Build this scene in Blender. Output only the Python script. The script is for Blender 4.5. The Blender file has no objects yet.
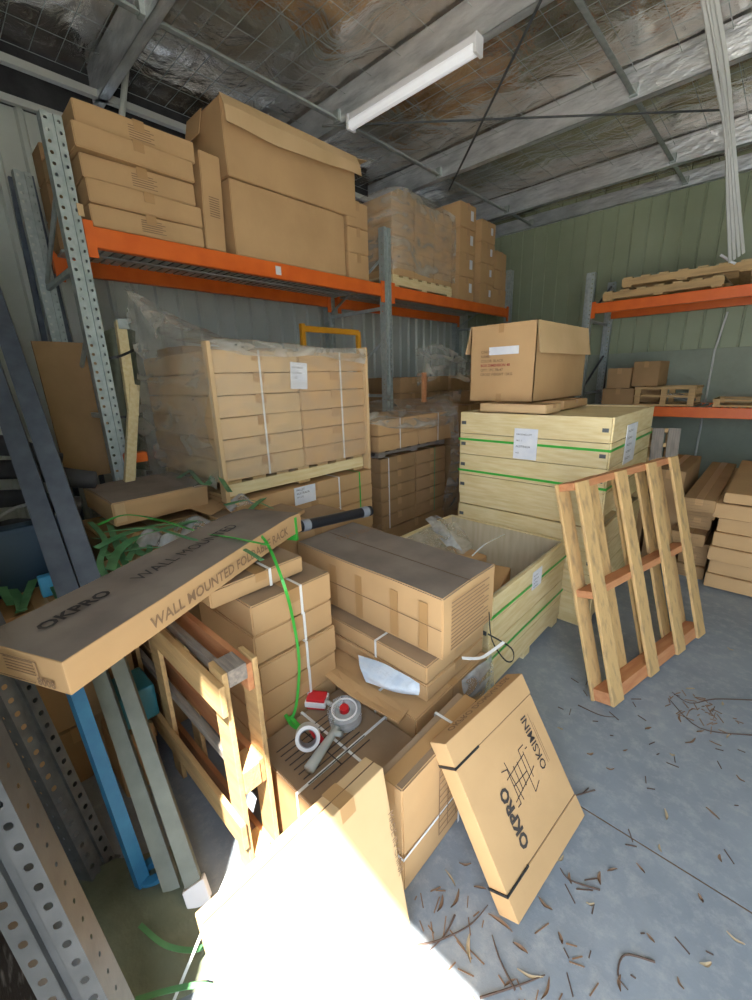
import bpy, bmesh, math, random
from mathutils import Vector, Matrix, Quaternion, noise
random.seed(7)
C = bpy.context.scene.collection
V = Vector

# ------------------------------------------------------------ camera
F_PX, CAM_Z = 421.0, 1.70
CX, CY = 376.0, 500.0
def _ray(p):
    return V(((p[0]-CX)/F_PX, (p[1]-CY)/F_PX, 1.0)).normalized()
_down = _ray((420., 1950.)); _y = _ray((790., 371.))
_y = (_y - _down*_y.dot(_down)).normalized(); _z = -_down; _x = _y.cross(_z)
def at(px, py, x=None, y=None, z=None):
    """the real point of the place seen at a photo position, on the plane x=, y= or z="""
    q = _ray((px, py)); v = V((_x.dot(q), _y.dot(q), _z.dot(q)))
    if z is not None: t = (z-CAM_Z)/v.z
    elif x is not None: t = x/v.x
    else: t = y/v.y
    return v*t + V((0, 0, CAM_Z))
cam_data = bpy.data.cameras.new('camera'); cam = bpy.data.objects.new('camera', cam_data); C.objects.link(cam)
right = V((_x.x, _y.x, _z.x)); up = -V((_x.y, _y.y, _z.y)); fwd = V((_x.z, _y.z, _z.z))
m = Matrix((right, up, -fwd)).transposed().to_4x4(); m.translation = V((0, 0, CAM_Z)); cam.matrix_world = m
cam_data.sensor_fit = 'VERTICAL'; cam_data.sensor_height = 36; cam_data.lens = F_PX/1000*36
cam_data.clip_start = 0.02
bpy.context.scene.camera = cam

# ------------------------------------------------------------ materials
def new_mat(name):
    mt = bpy.data.materials.new(name); mt.use_nodes = True
    return mt, mt.node_tree.nodes, mt.node_tree.links, mt.node_tree.nodes['Principled BSDF']
def mat(name, col, rough=.6, metal=0, col2=None, scale=4, detail=5, bump=0, bscale=None, stretch=None, lo=.35, hi=.65, spec=None, emit=0):
    mt, N, L, P = new_mat(name)
    P.inputs['Base Color'].default_value = (*col, 1); P.inputs['Roughness'].default_value = rough; P.inputs['Metallic'].default_value = metal
    if spec is not None: P.inputs['Specular IOR Level'].default_value = spec
    if emit: P.inputs['Emission Color'].default_value = (*col, 1); P.inputs['Emission Strength'].default_value = emit
    if col2 or bump:
        tc = N.new('ShaderNodeTexCoord'); mp = N.new('ShaderNodeMapping'); L.new(tc.outputs['Object'], mp.inputs[0])
        if stretch: mp.inputs['Scale'].default_value = stretch
    if col2:
        nz = N.new('ShaderNodeTexNoise'); nz.inputs['Scale'].default_value = scale; nz.inputs['Detail'].default_value = detail
        L.new(mp.outputs[0], nz.inputs['Vector'])
        cr = N.new('ShaderNodeValToRGB'); cr.color_ramp.elements[0].position = lo; cr.color_ramp.elements[1].position = hi
        cr.color_ramp.elements[0].color = (*col, 1); cr.color_ramp.elements[1].color = (*col2, 1)
        L.new(nz.outputs['Fac'], cr.inputs[0]); L.new(cr.outputs[0], P.inputs['Base Color'])
    if bump:
        n2 = N.new('ShaderNodeTexNoise'); n2.inputs['Scale'].default_value = bscale or scale*3; n2.inputs['Detail'].default_value = 4
        L.new(mp.outputs[0], n2.inputs['Vector'])
        bp = N.new('ShaderNodeBump'); bp.inputs['Strength'].default_value = bump; bp.inputs['Distance'].default_value = .02
        L.new(n2.outputs['Fac'], bp.inputs['Height']); L.new(bp.outputs[0], P.inputs['Normal'])
    return mt
M = {}
M['card'] = mat('cardboard', (.51, .32, .155), .75, col2=(.575, .365, .18), scale=3, bump=.12, bscale=9, spec=.25)
M['card_light'] = mat('pale_cardboard', (.59, .405, .21), .75, col2=(.65, .45, .245), scale=3, bump=.1, bscale=8, spec=.25)
M['card_dark'] = mat('brown_and_shaded_cardboard', (.34, .21, .10), .8, col2=(.42, .26, .13), scale=3, bump=.15, bscale=9, spec=.2)  # darker cardboard; dim and shadowed cartons carry their shade in this colour
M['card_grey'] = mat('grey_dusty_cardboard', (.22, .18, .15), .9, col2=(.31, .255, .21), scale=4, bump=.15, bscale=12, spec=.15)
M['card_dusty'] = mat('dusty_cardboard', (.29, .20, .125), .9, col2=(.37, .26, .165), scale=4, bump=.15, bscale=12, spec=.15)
M['seam'] = mat('carton_seam', (.16, .10, .055), .9)
M['tape'] = mat('brown_packing_tape', (.46, .27, .115), .32, spec=.5)
M['ink'] = mat('black_ink', (.055, .045, .04), .7)
M['ink_brown'] = mat('brown_ink', (.27, .165, .09), .8)
M['red_ink'] = mat('red_ink', (.35, .06, .05), .8)
M['paper'] = mat('white_paper', (.78, .79, .82), .6, col2=(.68, .70, .76), scale=12)
M['white_strap'] = mat('white_strap', (.78, .78, .76), .4)
M['green_strap'] = mat('green_strap', (.05, .42, .05), .4)
M['dark_green_strap'] = mat('dusty_green_strap', (.07, .23, .09), .55, col2=(.12, .32, .14), scale=9)
M['black_strap'] = mat('black_strap', (.02, .02, .02), .45)
M['pine'] = mat('pine_board', (.68, .53, .26), .6, col2=(.77, .64, .37), scale=5, stretch=(1.2, 9, 9), bump=.1)
M['pine_y'] = mat('pine_board_lengthwise', (.68, .53, .26), .6, col2=(.77, .64, .37), scale=5, stretch=(9, 1.2, 9), bump=.1)
M['ply'] = mat('pale_plywood', (.55, .46, .30), .7, col2=(.63, .54, .38), scale=4, stretch=(8, 8, 1), bump=.1)
M['pal'] = mat('pallet_timber', (.55, .36, .16), .7, col2=(.42, .27, .12), scale=5, stretch=(1, 7, 7), bump=.25, bscale=20, lo=.4, hi=.72)
M['pal_worn'] = mat('mottled_pallet_timber', (.60, .43, .21), .7, col2=(.33, .24, .14), scale=16, stretch=(.7, 1.6, 1.6), bump=.2, bscale=25, lo=.45, hi=.72)
M['pal_worn_up'] = mat('mottled_pallet_timber_upright', (.60, .385, .165), .7, col2=(.24, .165, .09), scale=11, stretch=(2.2, .8, 2.2), bump=.2, bscale=25, lo=.5, hi=.78)
M['pal_red'] = mat('reddish_pallet_timber', (.50, .20, .085), .7, col2=(.58, .27, .12), scale=6, stretch=(1, 6, 6), bump=.15)
M['pal_grey'] = mat('weathered_pallet_timber', (.22, .19, .165), .85, col2=(.33, .28, .23), scale=8, stretch=(1, 9, 9), bump=.3)
M['orange'] = mat('orange_paint', (.83, .165, .02), .42, col2=(.74, .13, .015), scale=6)
M['yellow_orange'] = mat('yellow_orange_paint', (.80, .36, .02), .45)
M['galv'] = mat('galvanised_steel', (.42, .48, .47), .48, .55, col2=(.52, .57, .56), scale=25, detail=2)
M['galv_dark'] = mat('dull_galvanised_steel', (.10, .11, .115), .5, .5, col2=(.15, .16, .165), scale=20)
M['grey_steel'] = mat('grey_painted_steel', (.065, .07, .075), .5, .25, col2=(.095, .10, .105), scale=10, bump=.05)
M['blue_steel'] = mat('slate_blue_steel', (.085, .105, .14), .4, .3, col2=(.12, .145, .185), scale=12)
M['green_steel'] = mat('grey_green_steel', (.17, .185, .155), .5, .2, col2=(.23, .25, .21), scale=9)
M['blue'] = mat('blue_paint', (.02, .14, .30), .5, col2=(.03, .19, .36), scale=12)
M['teal'] = mat('teal_plastic', (.03, .20, .26), .4)
M['black'] = mat('black_plastic', (.018, .02, .025), .35)
M['black_net'] = mat('black_woven_mat', (.012, .012, .014), .8, col2=(.14, .14, .15), scale=40, stretch=(.25, 3, 1), lo=.55, hi=.75, bump=.5)
M['grey_plastic'] = mat('grey_plastic', (.30, .32, .36), .4)
M['red'] = mat('red_plastic', (.60, .02, .03), .35)
M['white_plastic'] = mat('white_plastic', (.78, .78, .80), .35)
M['tape_grey'] = mat('pale_grey_plastic', (.46, .49, .47), .4)
M['leaf'] = mat('dry_leaf', (.17, .10, .06), .8, col2=(.28, .17, .10), scale=5)
M['leaf2'] = mat('pale_dry_leaf', (.42, .33, .21), .8)
M['twig'] = mat('dark_twig', (.10, .065, .05), .8)
M['tubewhite'] = mat('white_tube', (.62, .63, .60), .4)
M['dark'] = mat('charcoal_fabric_and_eave_shade', (.03, .03, .035), .8, col2=(.06, .06, .065), scale=6, bump=.3)  # rolled fabric, and the painted shade strip above the left wall
M['sheet'] = mat('dusty_green_plastic_sheet', (.12, .14, .095), .4, col2=(.18, .20, .14), scale=6, bump=.4)
M['bluefilm'] = mat('pale_blue_plastic', (.55, .66, .80), .3, col2=(.75, .80, .86), scale=9, bump=.6)
M['galv_purlin'] = mat('zinc_purlin', (.84, .87, .90), .30, .62, col2=(.58, .61, .64), scale=4, stretch=(1, 3, 3), bump=1, bscale=9)

def film_mat(name, base, opac, rough=.18, scale=7):
    mt, N, L, P = new_mat(name)
    P.inputs['Base Color'].default_value = (*base, 1); P.inputs['Roughness'].default_value = rough
    tr = N.new('ShaderNodeBsdfTransparent'); mx = N.new('ShaderNodeMixShader'); out = N['Material Output']
    tc = N.new('ShaderNodeTexCoord'); nz = N.new('ShaderNodeTexNoise'); nz.inputs['Scale'].default_value = scale; nz.inputs['Detail'].default_value = 3
    nz.inputs['Distortion'].default_value = .8
    mp = N.new('ShaderNodeMapping'); mp.inputs['Scale'].default_value = (1, 1, 2.2)
    L.new(tc.outputs['Object'], mp.inputs[0]); L.new(mp.outputs[0], nz.inputs['Vector'])
    cr = N.new('ShaderNodeMapRange'); cr.inputs['From Min'].default_value = .35; cr.inputs['From Max'].default_value = .75
    cr.inputs['To Min'].default_value = opac*.35; cr.inputs['To Max'].default_value = min(1, opac*1.9)
    L.new(nz.outputs['Fac'], cr.inputs['Value']); L.new(cr.outputs[0], mx.inputs[0])
    bp = N.new('ShaderNodeBump'); bp.inputs['Strength'].default_value = .5; bp.inputs['Distance'].default_value = .02
    L.new(nz.outputs['Fac'], bp.inputs['Height']); L.new(bp.outputs[0], P.inputs['Normal'])
    L.new(tr.outputs[0], mx.inputs[1]); L.new(P.outputs[0], mx.inputs[2]); L.new(mx.outputs[0], out.inputs[0])
    return mt
M['film'] = film_mat('stretch_film', (.56, .51, .42), .36, scale=4)
M['film_thin'] = film_mat('thin_stretch_film', (.66, .58, .46), .17, scale=4)
M['film_dense'] = film_mat('bunched_film', (.58, .54, .46), .40, scale=5)
M['bag'] = film_mat('clear_plastic_bag', (.60, .63, .66), .5, scale=6)

def concrete(name, c1, c2, c3):
    mt, N, L, P = new_mat(name)
    tc = N.new('ShaderNodeTexCoord')
    a = N.new('ShaderNodeTexNoise'); a.inputs['Scale'].default_value = 1.6; a.inputs['Detail'].default_value = 9; a.inputs['Roughness'].default_value = .65
    b = N.new('ShaderNodeTexNoise'); b.inputs['Scale'].default_value = 14; b.inputs['Detail'].default_value = 8; b.inputs['Roughness'].default_value = .75
    L.new(tc.outputs['Object'], a.inputs['Vector']); L.new(tc.outputs['Object'], b.inputs['Vector'])
    r = N.new('ShaderNodeValToRGB'); e = r.color_ramp.elements; e[0].position = .35; e[1].position = .68; e[0].color = (*c1, 1); e[1].color = (*c2, 1)
    r2 = N.new('ShaderNodeValToRGB'); r2.color_ramp.elements[0].position = .48; r2.color_ramp.elements[1].position = .72
    L.new(a.outputs['Fac'], r.inputs[0]); L.new(b.outputs['Fac'], r2.inputs[0])
    mx = N.new('ShaderNodeMix'); mx.data_type = 'RGBA'; L.new(r2.outputs[0], mx.inputs['Factor']); L.new(r.outputs[0], mx.inputs['A']); mx.inputs['B'].default_value = (*c3, 1)
    L.new(mx.outputs['Result'], P.inputs['Base Color']); P.inputs['Roughness'].default_value = .7
    bp = N.new('ShaderNodeBump'); bp.inputs['Strength'].default_value = .2; bp.inputs['Distance'].default_value = .01; L.new(b.outputs['Fac'], bp.inputs['Height']); L.new(bp.outputs[0], P.inputs['Normal'])
    return mt
M['floor'] = concrete('floor_concrete', (.205, .235, .27), (.275, .31, .345), (.35, .365, .38))
M['apron'] = concrete('apron_concrete', (.42, .39, .35), (.50, .47, .42), (.45, .43, .40))
M['conc_wall'] = concrete('wall_concrete', (.24, .27, .21), (.33, .36, .28), (.28, .31, .245))
M['wall_green'] = mat('green_wall_sheet', (.29, .33, .21), .5, col2=(.33, .37, .245), scale=2)
M['wall_grey'] = mat('pale_wall_sheet', (.66, .69, .64), .45, col2=(.56, .59, .54), scale=2)
def foil():
    mt, N, L, P = new_mat('silver_foil_insulation')
    P.inputs['Metallic'].default_value = .92; P.inputs['Roughness'].default_value = .18
    tc = N.new('ShaderNodeTexCoord'); a = N.new('ShaderNodeTexNoise'); a.inputs['Scale'].default_value = 2.2; a.inputs['Detail'].default_value = 6; a.inputs['Distortion'].default_value = 1.2
    L.new(tc.outputs['Object'], a.inputs['Vector'])
    r = N.new('ShaderNodeValToRGB'); e = r.color_ramp.elements; e[0].position = .3; e[1].position = .7; e[0].color = (.72, .60, .47, 1); e[1].color = (.93, .91, .88, 1)  # brown end of the ramp puts the reflected cardboard into the foil colour
    L.new(a.outputs['Fac'], r.inputs[0]); L.new(r.outputs[0], P.inputs['Base Color'])
    bp = N.new('ShaderNodeBump'); bp.inputs['Strength'].default_value = .9; bp.inputs['Distance'].default_value = .06; L.new(a.outputs['Fac'], bp.inputs['Height']); L.new(bp.outputs[0], P.inputs['Normal'])
    return mt
M['foil'] = foil()

# ------------------------------------------------------------ mesh helpers
class MB:
    def __init__(s): s.v = []; s.f = []; s.mi = []
    def add(s, vs, fs, mx=None, mi=0):
        o = len(s.v); s.v += [tuple((mx @ V(p)) if mx else p) for p in vs]
        s.f += [tuple(i+o for i in f) for f in fs]; s.mi += [mi]*len(fs); return s
    def box(s, a, b, mx=None, mi=0, top=None):
        x0, y0, z0 = a; x1, y1, z1 = b
        vs = [(x0,y0,z0),(x1,y0,z0),(x1,y1,z0),(x0,y1,z0),(x0,y0,z1),(x1,y0,z1),(x1,y1,z1),(x0,y1,z1)]
        fs = [(0,3,2,1),(4,5,6,7),(0,1,5,4),(1,2,6,5),(2,3,7,6),(3,0,4,7)]
        s.add(vs, fs, mx, mi)
        if top is not None: s.mi[-5] = top
        return s
    def quad(s, a, b, c, d, mi=0): return s.add([a, b, c, d], [(0,1,2,3)], None, mi)
    def tube(s, pts, r, n=8, mi=0, caps=True):
        pts = [V(p) for p in pts]; o = len(s.v); rings = []
        prev = None
        for i, p in enumerate(pts):
            t = (pts[min(i+1, len(pts)-1)] - pts[max(i-1, 0)]).normalized()
            ref = V((0,0,1)) if abs(t.z) < .9 else V((1,0,0))
            if prev is not None: ref = prev
            u = (ref - t*ref.dot(t)).normalized(); w = t.cross(u); prev = u
            rr = r[i] if isinstance(r, (list, tuple)) else r
            s.v += [tuple(p + (u*math.cos(k*2*math.pi/n) + w*math.sin(k*2*math.pi/n))*rr) for k in range(n)]
        for i in range(len(pts)-1):
            for k in range(n):
                a = o+i*n+k; b = o+i*n+(k+1)%n
                s.f.append((a, b, b+n, a+n)); s.mi.append(mi)
        if caps:
            s.f.append(tuple(o+k for k in reversed(range(n)))); s.f.append(tuple(o+(len(pts)-1)*n+k for k in range(n))); s.mi += [mi, mi]
        return s
    def ribbon(s, pts, width, nrm, th=.0012, mi=0):
        pts = [V(p) for p in pts]; o = len(s.v)
        for i, p in enumerate(pts):
            t = (pts[min(i+1, len(pts)-1)] - pts[max(i-1, 0)]).normalized()
            nn = nrm[i] if isinstance(nrm, list) else V(nrm)
            w = t.cross(nn)
            w = w.normalized() if w.length > 1e-5 else V((1,0,0))
            q = w.cross(t).normalized()*th
            for e in (p - w*width/2 - q, p + w*width/2 - q, p + w*width/2 + q, p - w*width/2 + q): s.v.append(tuple(e))
        for i in range(len(pts)-1):
            for k in range(4):
                a = o+i*4+k; b = o+i*4+(k+1)%4
                s.f.append((a, b, b+4, a+4)); s.mi.append(mi)
        s.f.append((o+3, o+2, o+1, o)); e = o+(len(pts)-1)*4; s.f.append((e, e+1, e+2, e+3)); s.mi += [mi, mi]
        return s
    def build(s, name, mats, parent=None, bevel=0, smooth=False, loc=None, rot=None):
        me = bpy.data.meshes.new(name); me.from_pydata(s.v, [], s.f)
        for mm in (mats if isinstance(mats, (list, tuple)) else [mats]): me.materials.append(mm)
        me.polygons.foreach_set('material_index', s.mi)
        bm = bmesh.new(); bm.from_mesh(me)
        if bevel:
            es = [e for e in bm.edges if len(e.link_faces) == 2 and e.calc_face_angle(0) > .6]
            bmesh.ops.bevel(bm, geom=es, offset=bevel, segments=2, affect='EDGES', profile=.6, clamp_overlap=True)
        bmesh.ops.recalc_face_normals(bm, faces=bm.faces)
        bm.to_mesh(me); bm.free()
        if smooth: me.polygons.foreach_set('use_smooth', [True]*len(me.polygons))
        me.update()
        o = bpy.data.objects.new(name, me); C.objects.link(o)
        if parent: o.parent = parent
        if loc is not None: o.location = loc
        if rot is not None: o.rotation_euler = rot
        return o
def thing(name, label, cat, loc=(0,0,0), rot=(0,0,0), group=None):
    o = bpy.data.objects.new(name, None); C.objects.link(o); o.location = loc
    o.empty_display_size = .05
    if isinstance(rot, Quaternion): o.rotation_mode = 'QUATERNION'; o.rotation_quaternion = rot
    else: o.rotation_euler = rot
    o['label'] = label; o['category'] = cat
    if group: o['group'] = group
    return o
def tag(o, label, cat, group=None, kind=None):
    o['label'] = label; o['category'] = cat
    if group: o['group'] = group
    if kind: o['kind'] = kind
    return o
def struct(o): o['kind'] = 'structure'; return o
def centred(o, base=None):
    """put a top-level mesh's origin at the base of its own geometry"""
    vs = [v.co for v in o.data.vertices]
    c = V(((min(v.x for v in vs)+max(v.x for v in vs))/2, (min(v.y for v in vs)+max(v.y for v in vs))/2, min(v.z for v in vs)))
    o.data.transform(Matrix.Translation(-c)); o.location = c; return o
def smooth_path(pts, n=6):
    pts = [V(p) for p in pts]; out = []
    for i in range(len(pts)-1):
        p0, p1, p2, p3 = pts[max(i-1,0)], pts[i], pts[i+1], pts[min(i+2, len(pts)-1)]
        for k in range(n):
            t = k/n
            out.append(.5*((2*p1) + (p2-p0)*t + (2*p0-5*p1+4*p2-p3)*t*t + (3*p1-p0-3*p2+p3)*t**3))
    out.append(pts[-1]); return out
def text(parent, s, org, xd, yd, size, mt, bold=0, name='printing', sx=1.0):
    cu = bpy.data.curves.new('t', 'FONT'); cu.body = s; cu.size = size; cu.offset = bold; cu.fill_mode = 'FRONT'; cu.resolution_u = 2
    o = bpy.data.objects.new('t', cu); C.objects.link(o)
    dg = bpy.context.evaluated_depsgraph_get(); dg.update()
    me = bpy.data.meshes.new_from_object(o.evaluated_get(dg)); bpy.data.objects.remove(o); bpy.data.curves.remove(cu)
    xd = V(xd).normalized(); yd = V(yd).normalized(); zd = xd.cross(yd)
    mx = Matrix((xd*sx, yd, zd)).transposed().to_4x4(); mx.translation = V(org) + zd*.0022
    me.transform(mx); me.materials.clear(); me.materials.append(mt)
    ob = bpy.data.objects.new(name, me); C.objects.link(ob); ob.parent = parent
    return ob
def strips(parent, org, xd, yd, rects, mt, name='printing', off=.0018, th=.0006):
    xd = V(xd).normalized(); yd = V(yd).normalized(); zd = xd.cross(yd)
    mx = Matrix((xd, yd, zd)).transposed().to_4x4(); mx.translation = V(org) + zd*off
    b = MB()
    for (x0, y0, x1, y1) in rects: b.box((x0, y0, -th), (x1, y1, th), mx)
    return b.build(name, mt, parent)

# ------------------------------------------------------------ carton
def wobble_box(lx, ly, lz, amp=.003, seed=0, n=6, dusty=False, mats=None, taper=0):
    """a cardboard box body: base centre at the origin, faces gently bowed, edges softened"""
    bm = bmesh.new(); bmesh.ops.create_cube(bm, size=1)
    bmesh.ops.subdivide_edges(bm, edges=bm.edges[:], cuts=n-1, use_grid_fill=True)
    for v in bm.verts:
        p = V((v.co.x*lx, v.co.y*ly, (v.co.z+.5)*lz))
        k = noise.noise_vector(V((p.x*3+seed*7.3, p.y*3+seed*3.1, p.z*3)))*amp
        edge = sum(1 for c in v.co if abs(abs(c)-.5) < 1e-4)
        p += k
        if edge == 1:
            bul = amp*.9
            if abs(abs(v.co.x)-.5) < 1e-4: p.x += math.copysign(bul, v.co.x)*(1-(2*v.co.y)**2)
            elif abs(abs(v.co.y)-.5) < 1e-4: p.y += math.copysign(bul, v.co.y)*(1-(2*v.co.x)**2)
            elif v.co.z > 0: p.z -= bul*(1-(2*v.co.y)**2)
        if p.z < 0 or v.co.z < -.49: p.z = 0
        v.co = p
    es = [e for e in bm.edges if len(e.link_faces) == 2 and e.calc_face_angle(0) > 1.2]
    bmesh.ops.bevel(bm, geom=es, offset=min(.005, lz*.12), segments=2, affect='EDGES', clamp_overlap=True)
    me = bpy.data.meshes.new('body')
    if dusty:
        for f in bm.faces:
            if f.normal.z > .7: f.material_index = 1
    bmesh.ops.recalc_face_normals(bm, faces=bm.faces)
    bm.to_mesh(me); bm.free()
    for mm in mats: me.materials.append(mm)
    me.polygons.foreach_set('use_smooth', [True]*len(me.polygons))
    try: me.set_sharp_from_angle(angle=.7)
    except Exception: pass
    return me
_seed = [0]
def carton(label, x0, x1, y0, y1, z0, z1, group=None, mt='card', dusty=False, tape='y', seam=True, straps=(), lidline=None,
           name='cardboard_carton', rot=0, amp=None, tilt=None, n=6, cat='cardboard box', tapemat='tape', tapew=.05):
    """tape: axis the top tape runs along ('x','y' or None); straps: list of (axis, offset, material) wrapping the carton"""
    _seed[0] += 1; sd = _seed[0]
    lx, ly, lz = x1-x0, y1-y0, z1-z0
    t = thing(name, label, cat, ((x0+x1)/2, (y0+y1)/2, z0), tilt if tilt is not None else (0, 0, rot), group)
    a = amp if amp is not None else .0035
    me = wobble_box(lx, ly, lz, a, sd, n, dusty, [M[mt], M['card_grey' if dusty == 'grey' else 'card_dusty']])
    o = bpy.data.objects.new('carton_body', me); C.objects.link(o); o.parent = t
    e = a+.002
    if seam and tape:
        b = MB()
        if tape == 'y': b.box((-.0015, -ly/2+.004, lz-.001), (.0015, ly/2-.004, lz+.0015))
        else: b.box((-lx/2+.004, -.0015, lz-.001), (lx/2-.004, .0015, lz+.0015))
        b.build('flap_seam', M['seam'], t)
    if tape and tapew:
        b = MB(); w = tapew/2; d = min(.07, lz*.45)
        if tape == 'y':
            b.box((-w, -ly/2-e, lz+.0016), (w, ly/2+e, lz+.0026))
            for s in (-1, 1): b.box((-w, s*(ly/2+e)-.0008, lz-d), (w, s*(ly/2+e)+.0008, lz+.0026))
        else:
            b.box((-lx/2-e, -w, lz+.0016), (lx/2+e, w, lz+.0026))
            for s in (-1, 1): b.box((s*(lx/2+e)-.0008, -w, lz-d), (s*(lx/2+e)+.0008, w, lz+.0026))
        b.build('packing_tape', M[tapemat], t)
    for (ax, off, sm) in straps:
        b = MB(); w = .006; g = e+.001
        if ax == 'y':
            lo, hi = -lx/2, lx/2; c = off*lx
            b.box((c-w, -ly/2-g, 0), (c+w, -ly/2-g+.001, lz+.003)); b.box((c-w, ly/2+g-.001, 0), (c+w, ly/2+g, lz+.003)); b.box((c-w, -ly/2-g, lz+.003), (c+w, ly/2+g, lz+.004))
        elif ax == 'x':
            c = off*ly
            b.box((-lx/2-g, c-w, 0), (-lx/2-g+.001, c+w, lz+.003)); b.box((lx/2+g-.001, c-w, 0), (lx/2+g, c+w, lz+.003)); b.box((-lx/2-g, c-w, lz+.003), (lx/2+g, c+w, lz+.004))
        else:
            c = off*lz; q = .001
            b.box((-lx/2-g, -ly/2-g, c-w), (lx/2+g, -ly/2-g+q, c+w)); b.box((-lx/2-g, ly/2+g-q, c-w), (lx/2+g, ly/2+g, c+w))
            b.box((-lx/2-g, -ly/2-g, c-w), (-lx/2-g+q, ly/2+g, c+w)); b.box((lx/2+g-q, -ly/2-g, c-w), (lx/2+g, ly/2+g, c+w))
        b.build('strap', M[sm], t)
    if lidline:
        b = MB(); c = lidline*lz; g = e
        b.box((-lx/2-g, -ly/2-g, c-.0015), (lx/2+g, -ly/2-g+.001, c+.0015)); b.box((lx/2+g-.001, -ly/2-g, c-.0015), (lx/2+g, ly/2+g, c+.0015))
        b.build('lid_edge', M['seam'], t)
    return t
ORD = ['bottom', 'second', 'third', 'fourth', 'fifth', 'sixth', 'seventh', 'eighth', 'ninth']
def lvl(k, n): return 'topmost' if k == n-1 else ('lowest' if k == 0 else ORD[k]+' up')

# ------------------------------------------------------------ perforated steel upright
def perf_face(b, org, u, v, length, width, pitch, r, mi=0, start=None):
    """a steel face with punched holes: u along the length, v across"""
    u = V(u); v = V(v); n = int(length/pitch); rest = (length-n*pitch)/2
    P = lambda a, c: tuple(V(org)+u*a+v*c)
    if rest > .001:
        b.quad(P(0,0), P(rest,0), P(rest,width), P(0,width), mi); b.quad(P(length-rest,0), P(length,0), P(length,width), P(length-rest,width), mi)
    for i in range(n):
        a0 = rest+i*pitch; a1 = a0+pitch; ca = (a0+a1)/2; cc = width/2
        sq = [(a0,0),(ca,0),(a1,0),(a1,cc),(a1,width),(ca,width),(a0,width),(a0,cc)]
        oc = [(ca-r*.75,cc-r*.75),(ca,cc-r),(ca+r*.75,cc-r*.75),(ca+r,cc),(ca+r*.75,cc+r*.75),(ca,cc+r),(ca-r*.75,cc+r*.75),(ca-r,cc)]
        b.add([P(*p) for p in sq+oc], [(k, (k+1) % 8, 8+(k+1) % 8, 8+k) for k in range(8)], None, mi)
def post_mesh(L, w=.095, d=.07, pitch=.05, r=.0085, mid=.022):
    """omega section standing on z, hole faces towards +x, centred in y"""
    b = MB(); st = (w-mid)/2
    for s in (-1, 1):
        y0 = -w/2 if s < 0 else mid/2
        perf_face(b, (0, y0, 0), (0,0,1), (0,1,0), L, st, pitch, r)
        perf_face(b, (-d, s*w/2, 0), (0,0,1), (1,0,0), L, d, pitch, r*.6)
        b.box((-.014, s*mid/2-.001, 0), (0, s*mid/2+.001, L))
        b.box((-d-.002, min(s*w/2, s*(w/2-.018)), 0), (-d, max(s*w/2, s*(w/2-.018)), L))
    b.box((-.016, -mid/2, 0), (-.014, mid/2, L))
    return b
def orient(direction, face):
    """rotation taking local z to direction and local +x as near as possible to face"""
    z = V(direction).normalized(); x = V(face); x = (x - z*x.dot(z)).normalized(); y = z.cross(x)
    return Matrix((x, y, z)).transposed().to_quaternion()

# ------------------------------------------------------------ the building
def corrugated(name, p0, along, out, length, z0, z1, pitch, mt, rib=.03, dep=.028):
    b = MB(); a = V(along); o = V(out); p0 = V(p0); n = int(length/pitch)
    prof = []
    for i in range(n+1):
        s = i*pitch
        prof += [(s, 0), (s+pitch-rib*2, 0), (s+pitch-rib*1.5, dep), (s+pitch-rib*.5, dep)]
    for i in range(len(prof)-1):
        q0 = p0+a*prof[i][0]+o*prof[i][1]; q1 = p0+a*prof[i+1][0]+o*prof[i+1][1]
        b.quad((q0.x,q0.y,z0), (q1.x,q1.y,z0), (q1.x,q1.y,z1), (q0.x,q0.y,z1))
    q0 = p0 - o*.03; q1 = p0+a*prof[-1][0]-o*.03
    b.quad((q0.x,q0.y,z0), (q0.x,q0.y,z1), (q1.x,q1.y,z1), (q1.x,q1.y,z0))
    return struct(b.build(name, mt))
XL, XR, YB, YF = -4.3, 3.2, 6.98, -.36
CEIL = 4.06
b = MB(); b.box((XL-.2, YF, -.2), (XR+.2, 1.480, 0)); b.box((XL-.2, 1.480, -.2), (XR+.2, 1.489, -.004), mi=1); b.box((XL-.2, 1.489, -.2), (XR+.2, YB+.2, 0))
struct(b.build('floor', [M['floor'], M['seam']]))
corrugated('wall_left', (XL, -.35, 0), (0,1,0), (1,0,0), 7.5, 0, 3.6, .19, M['wall_grey'])
corrugated('wall_back', (XL, YB, 0), (1,0,0), (0,-1,0), 8.1, 1.93, CEIL, .19, M['wall_green'], rib=.014, dep=.016)
b = MB(); b.box((XL-.1, YB-.03, 0), (XR+.1, YB+.15, 1.93)); struct(b.build('trim_1', M['conc_wall'], bevel=.006))
corrugated('wall_right', (XR, -.35, 0), (0,1,0), (-1,0,0), 7.5, 0, CEIL, .19, M['wall_green'], rib=.014, dep=.016)
b = MB(); b.box((XL-.1, YF-.04, 0), (-.44, YF, CEIL)); b.box((-.44, YF-.04, 3.06), (XR+.1, YF, CEIL)); b.box((2.5, YF-.04, 0), (XR+.1, YF, 3.06)); struct(b.build('wall_front', M['wall_grey']))
b = MB(); b.box((XL-.12, -.4, 3.6), (XL-.04, 7.1, CEIL)); struct(b.build('trim_2', M['dark']))  # dark strip painting the shade of the open gap above the left wall
b = MB()
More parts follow.
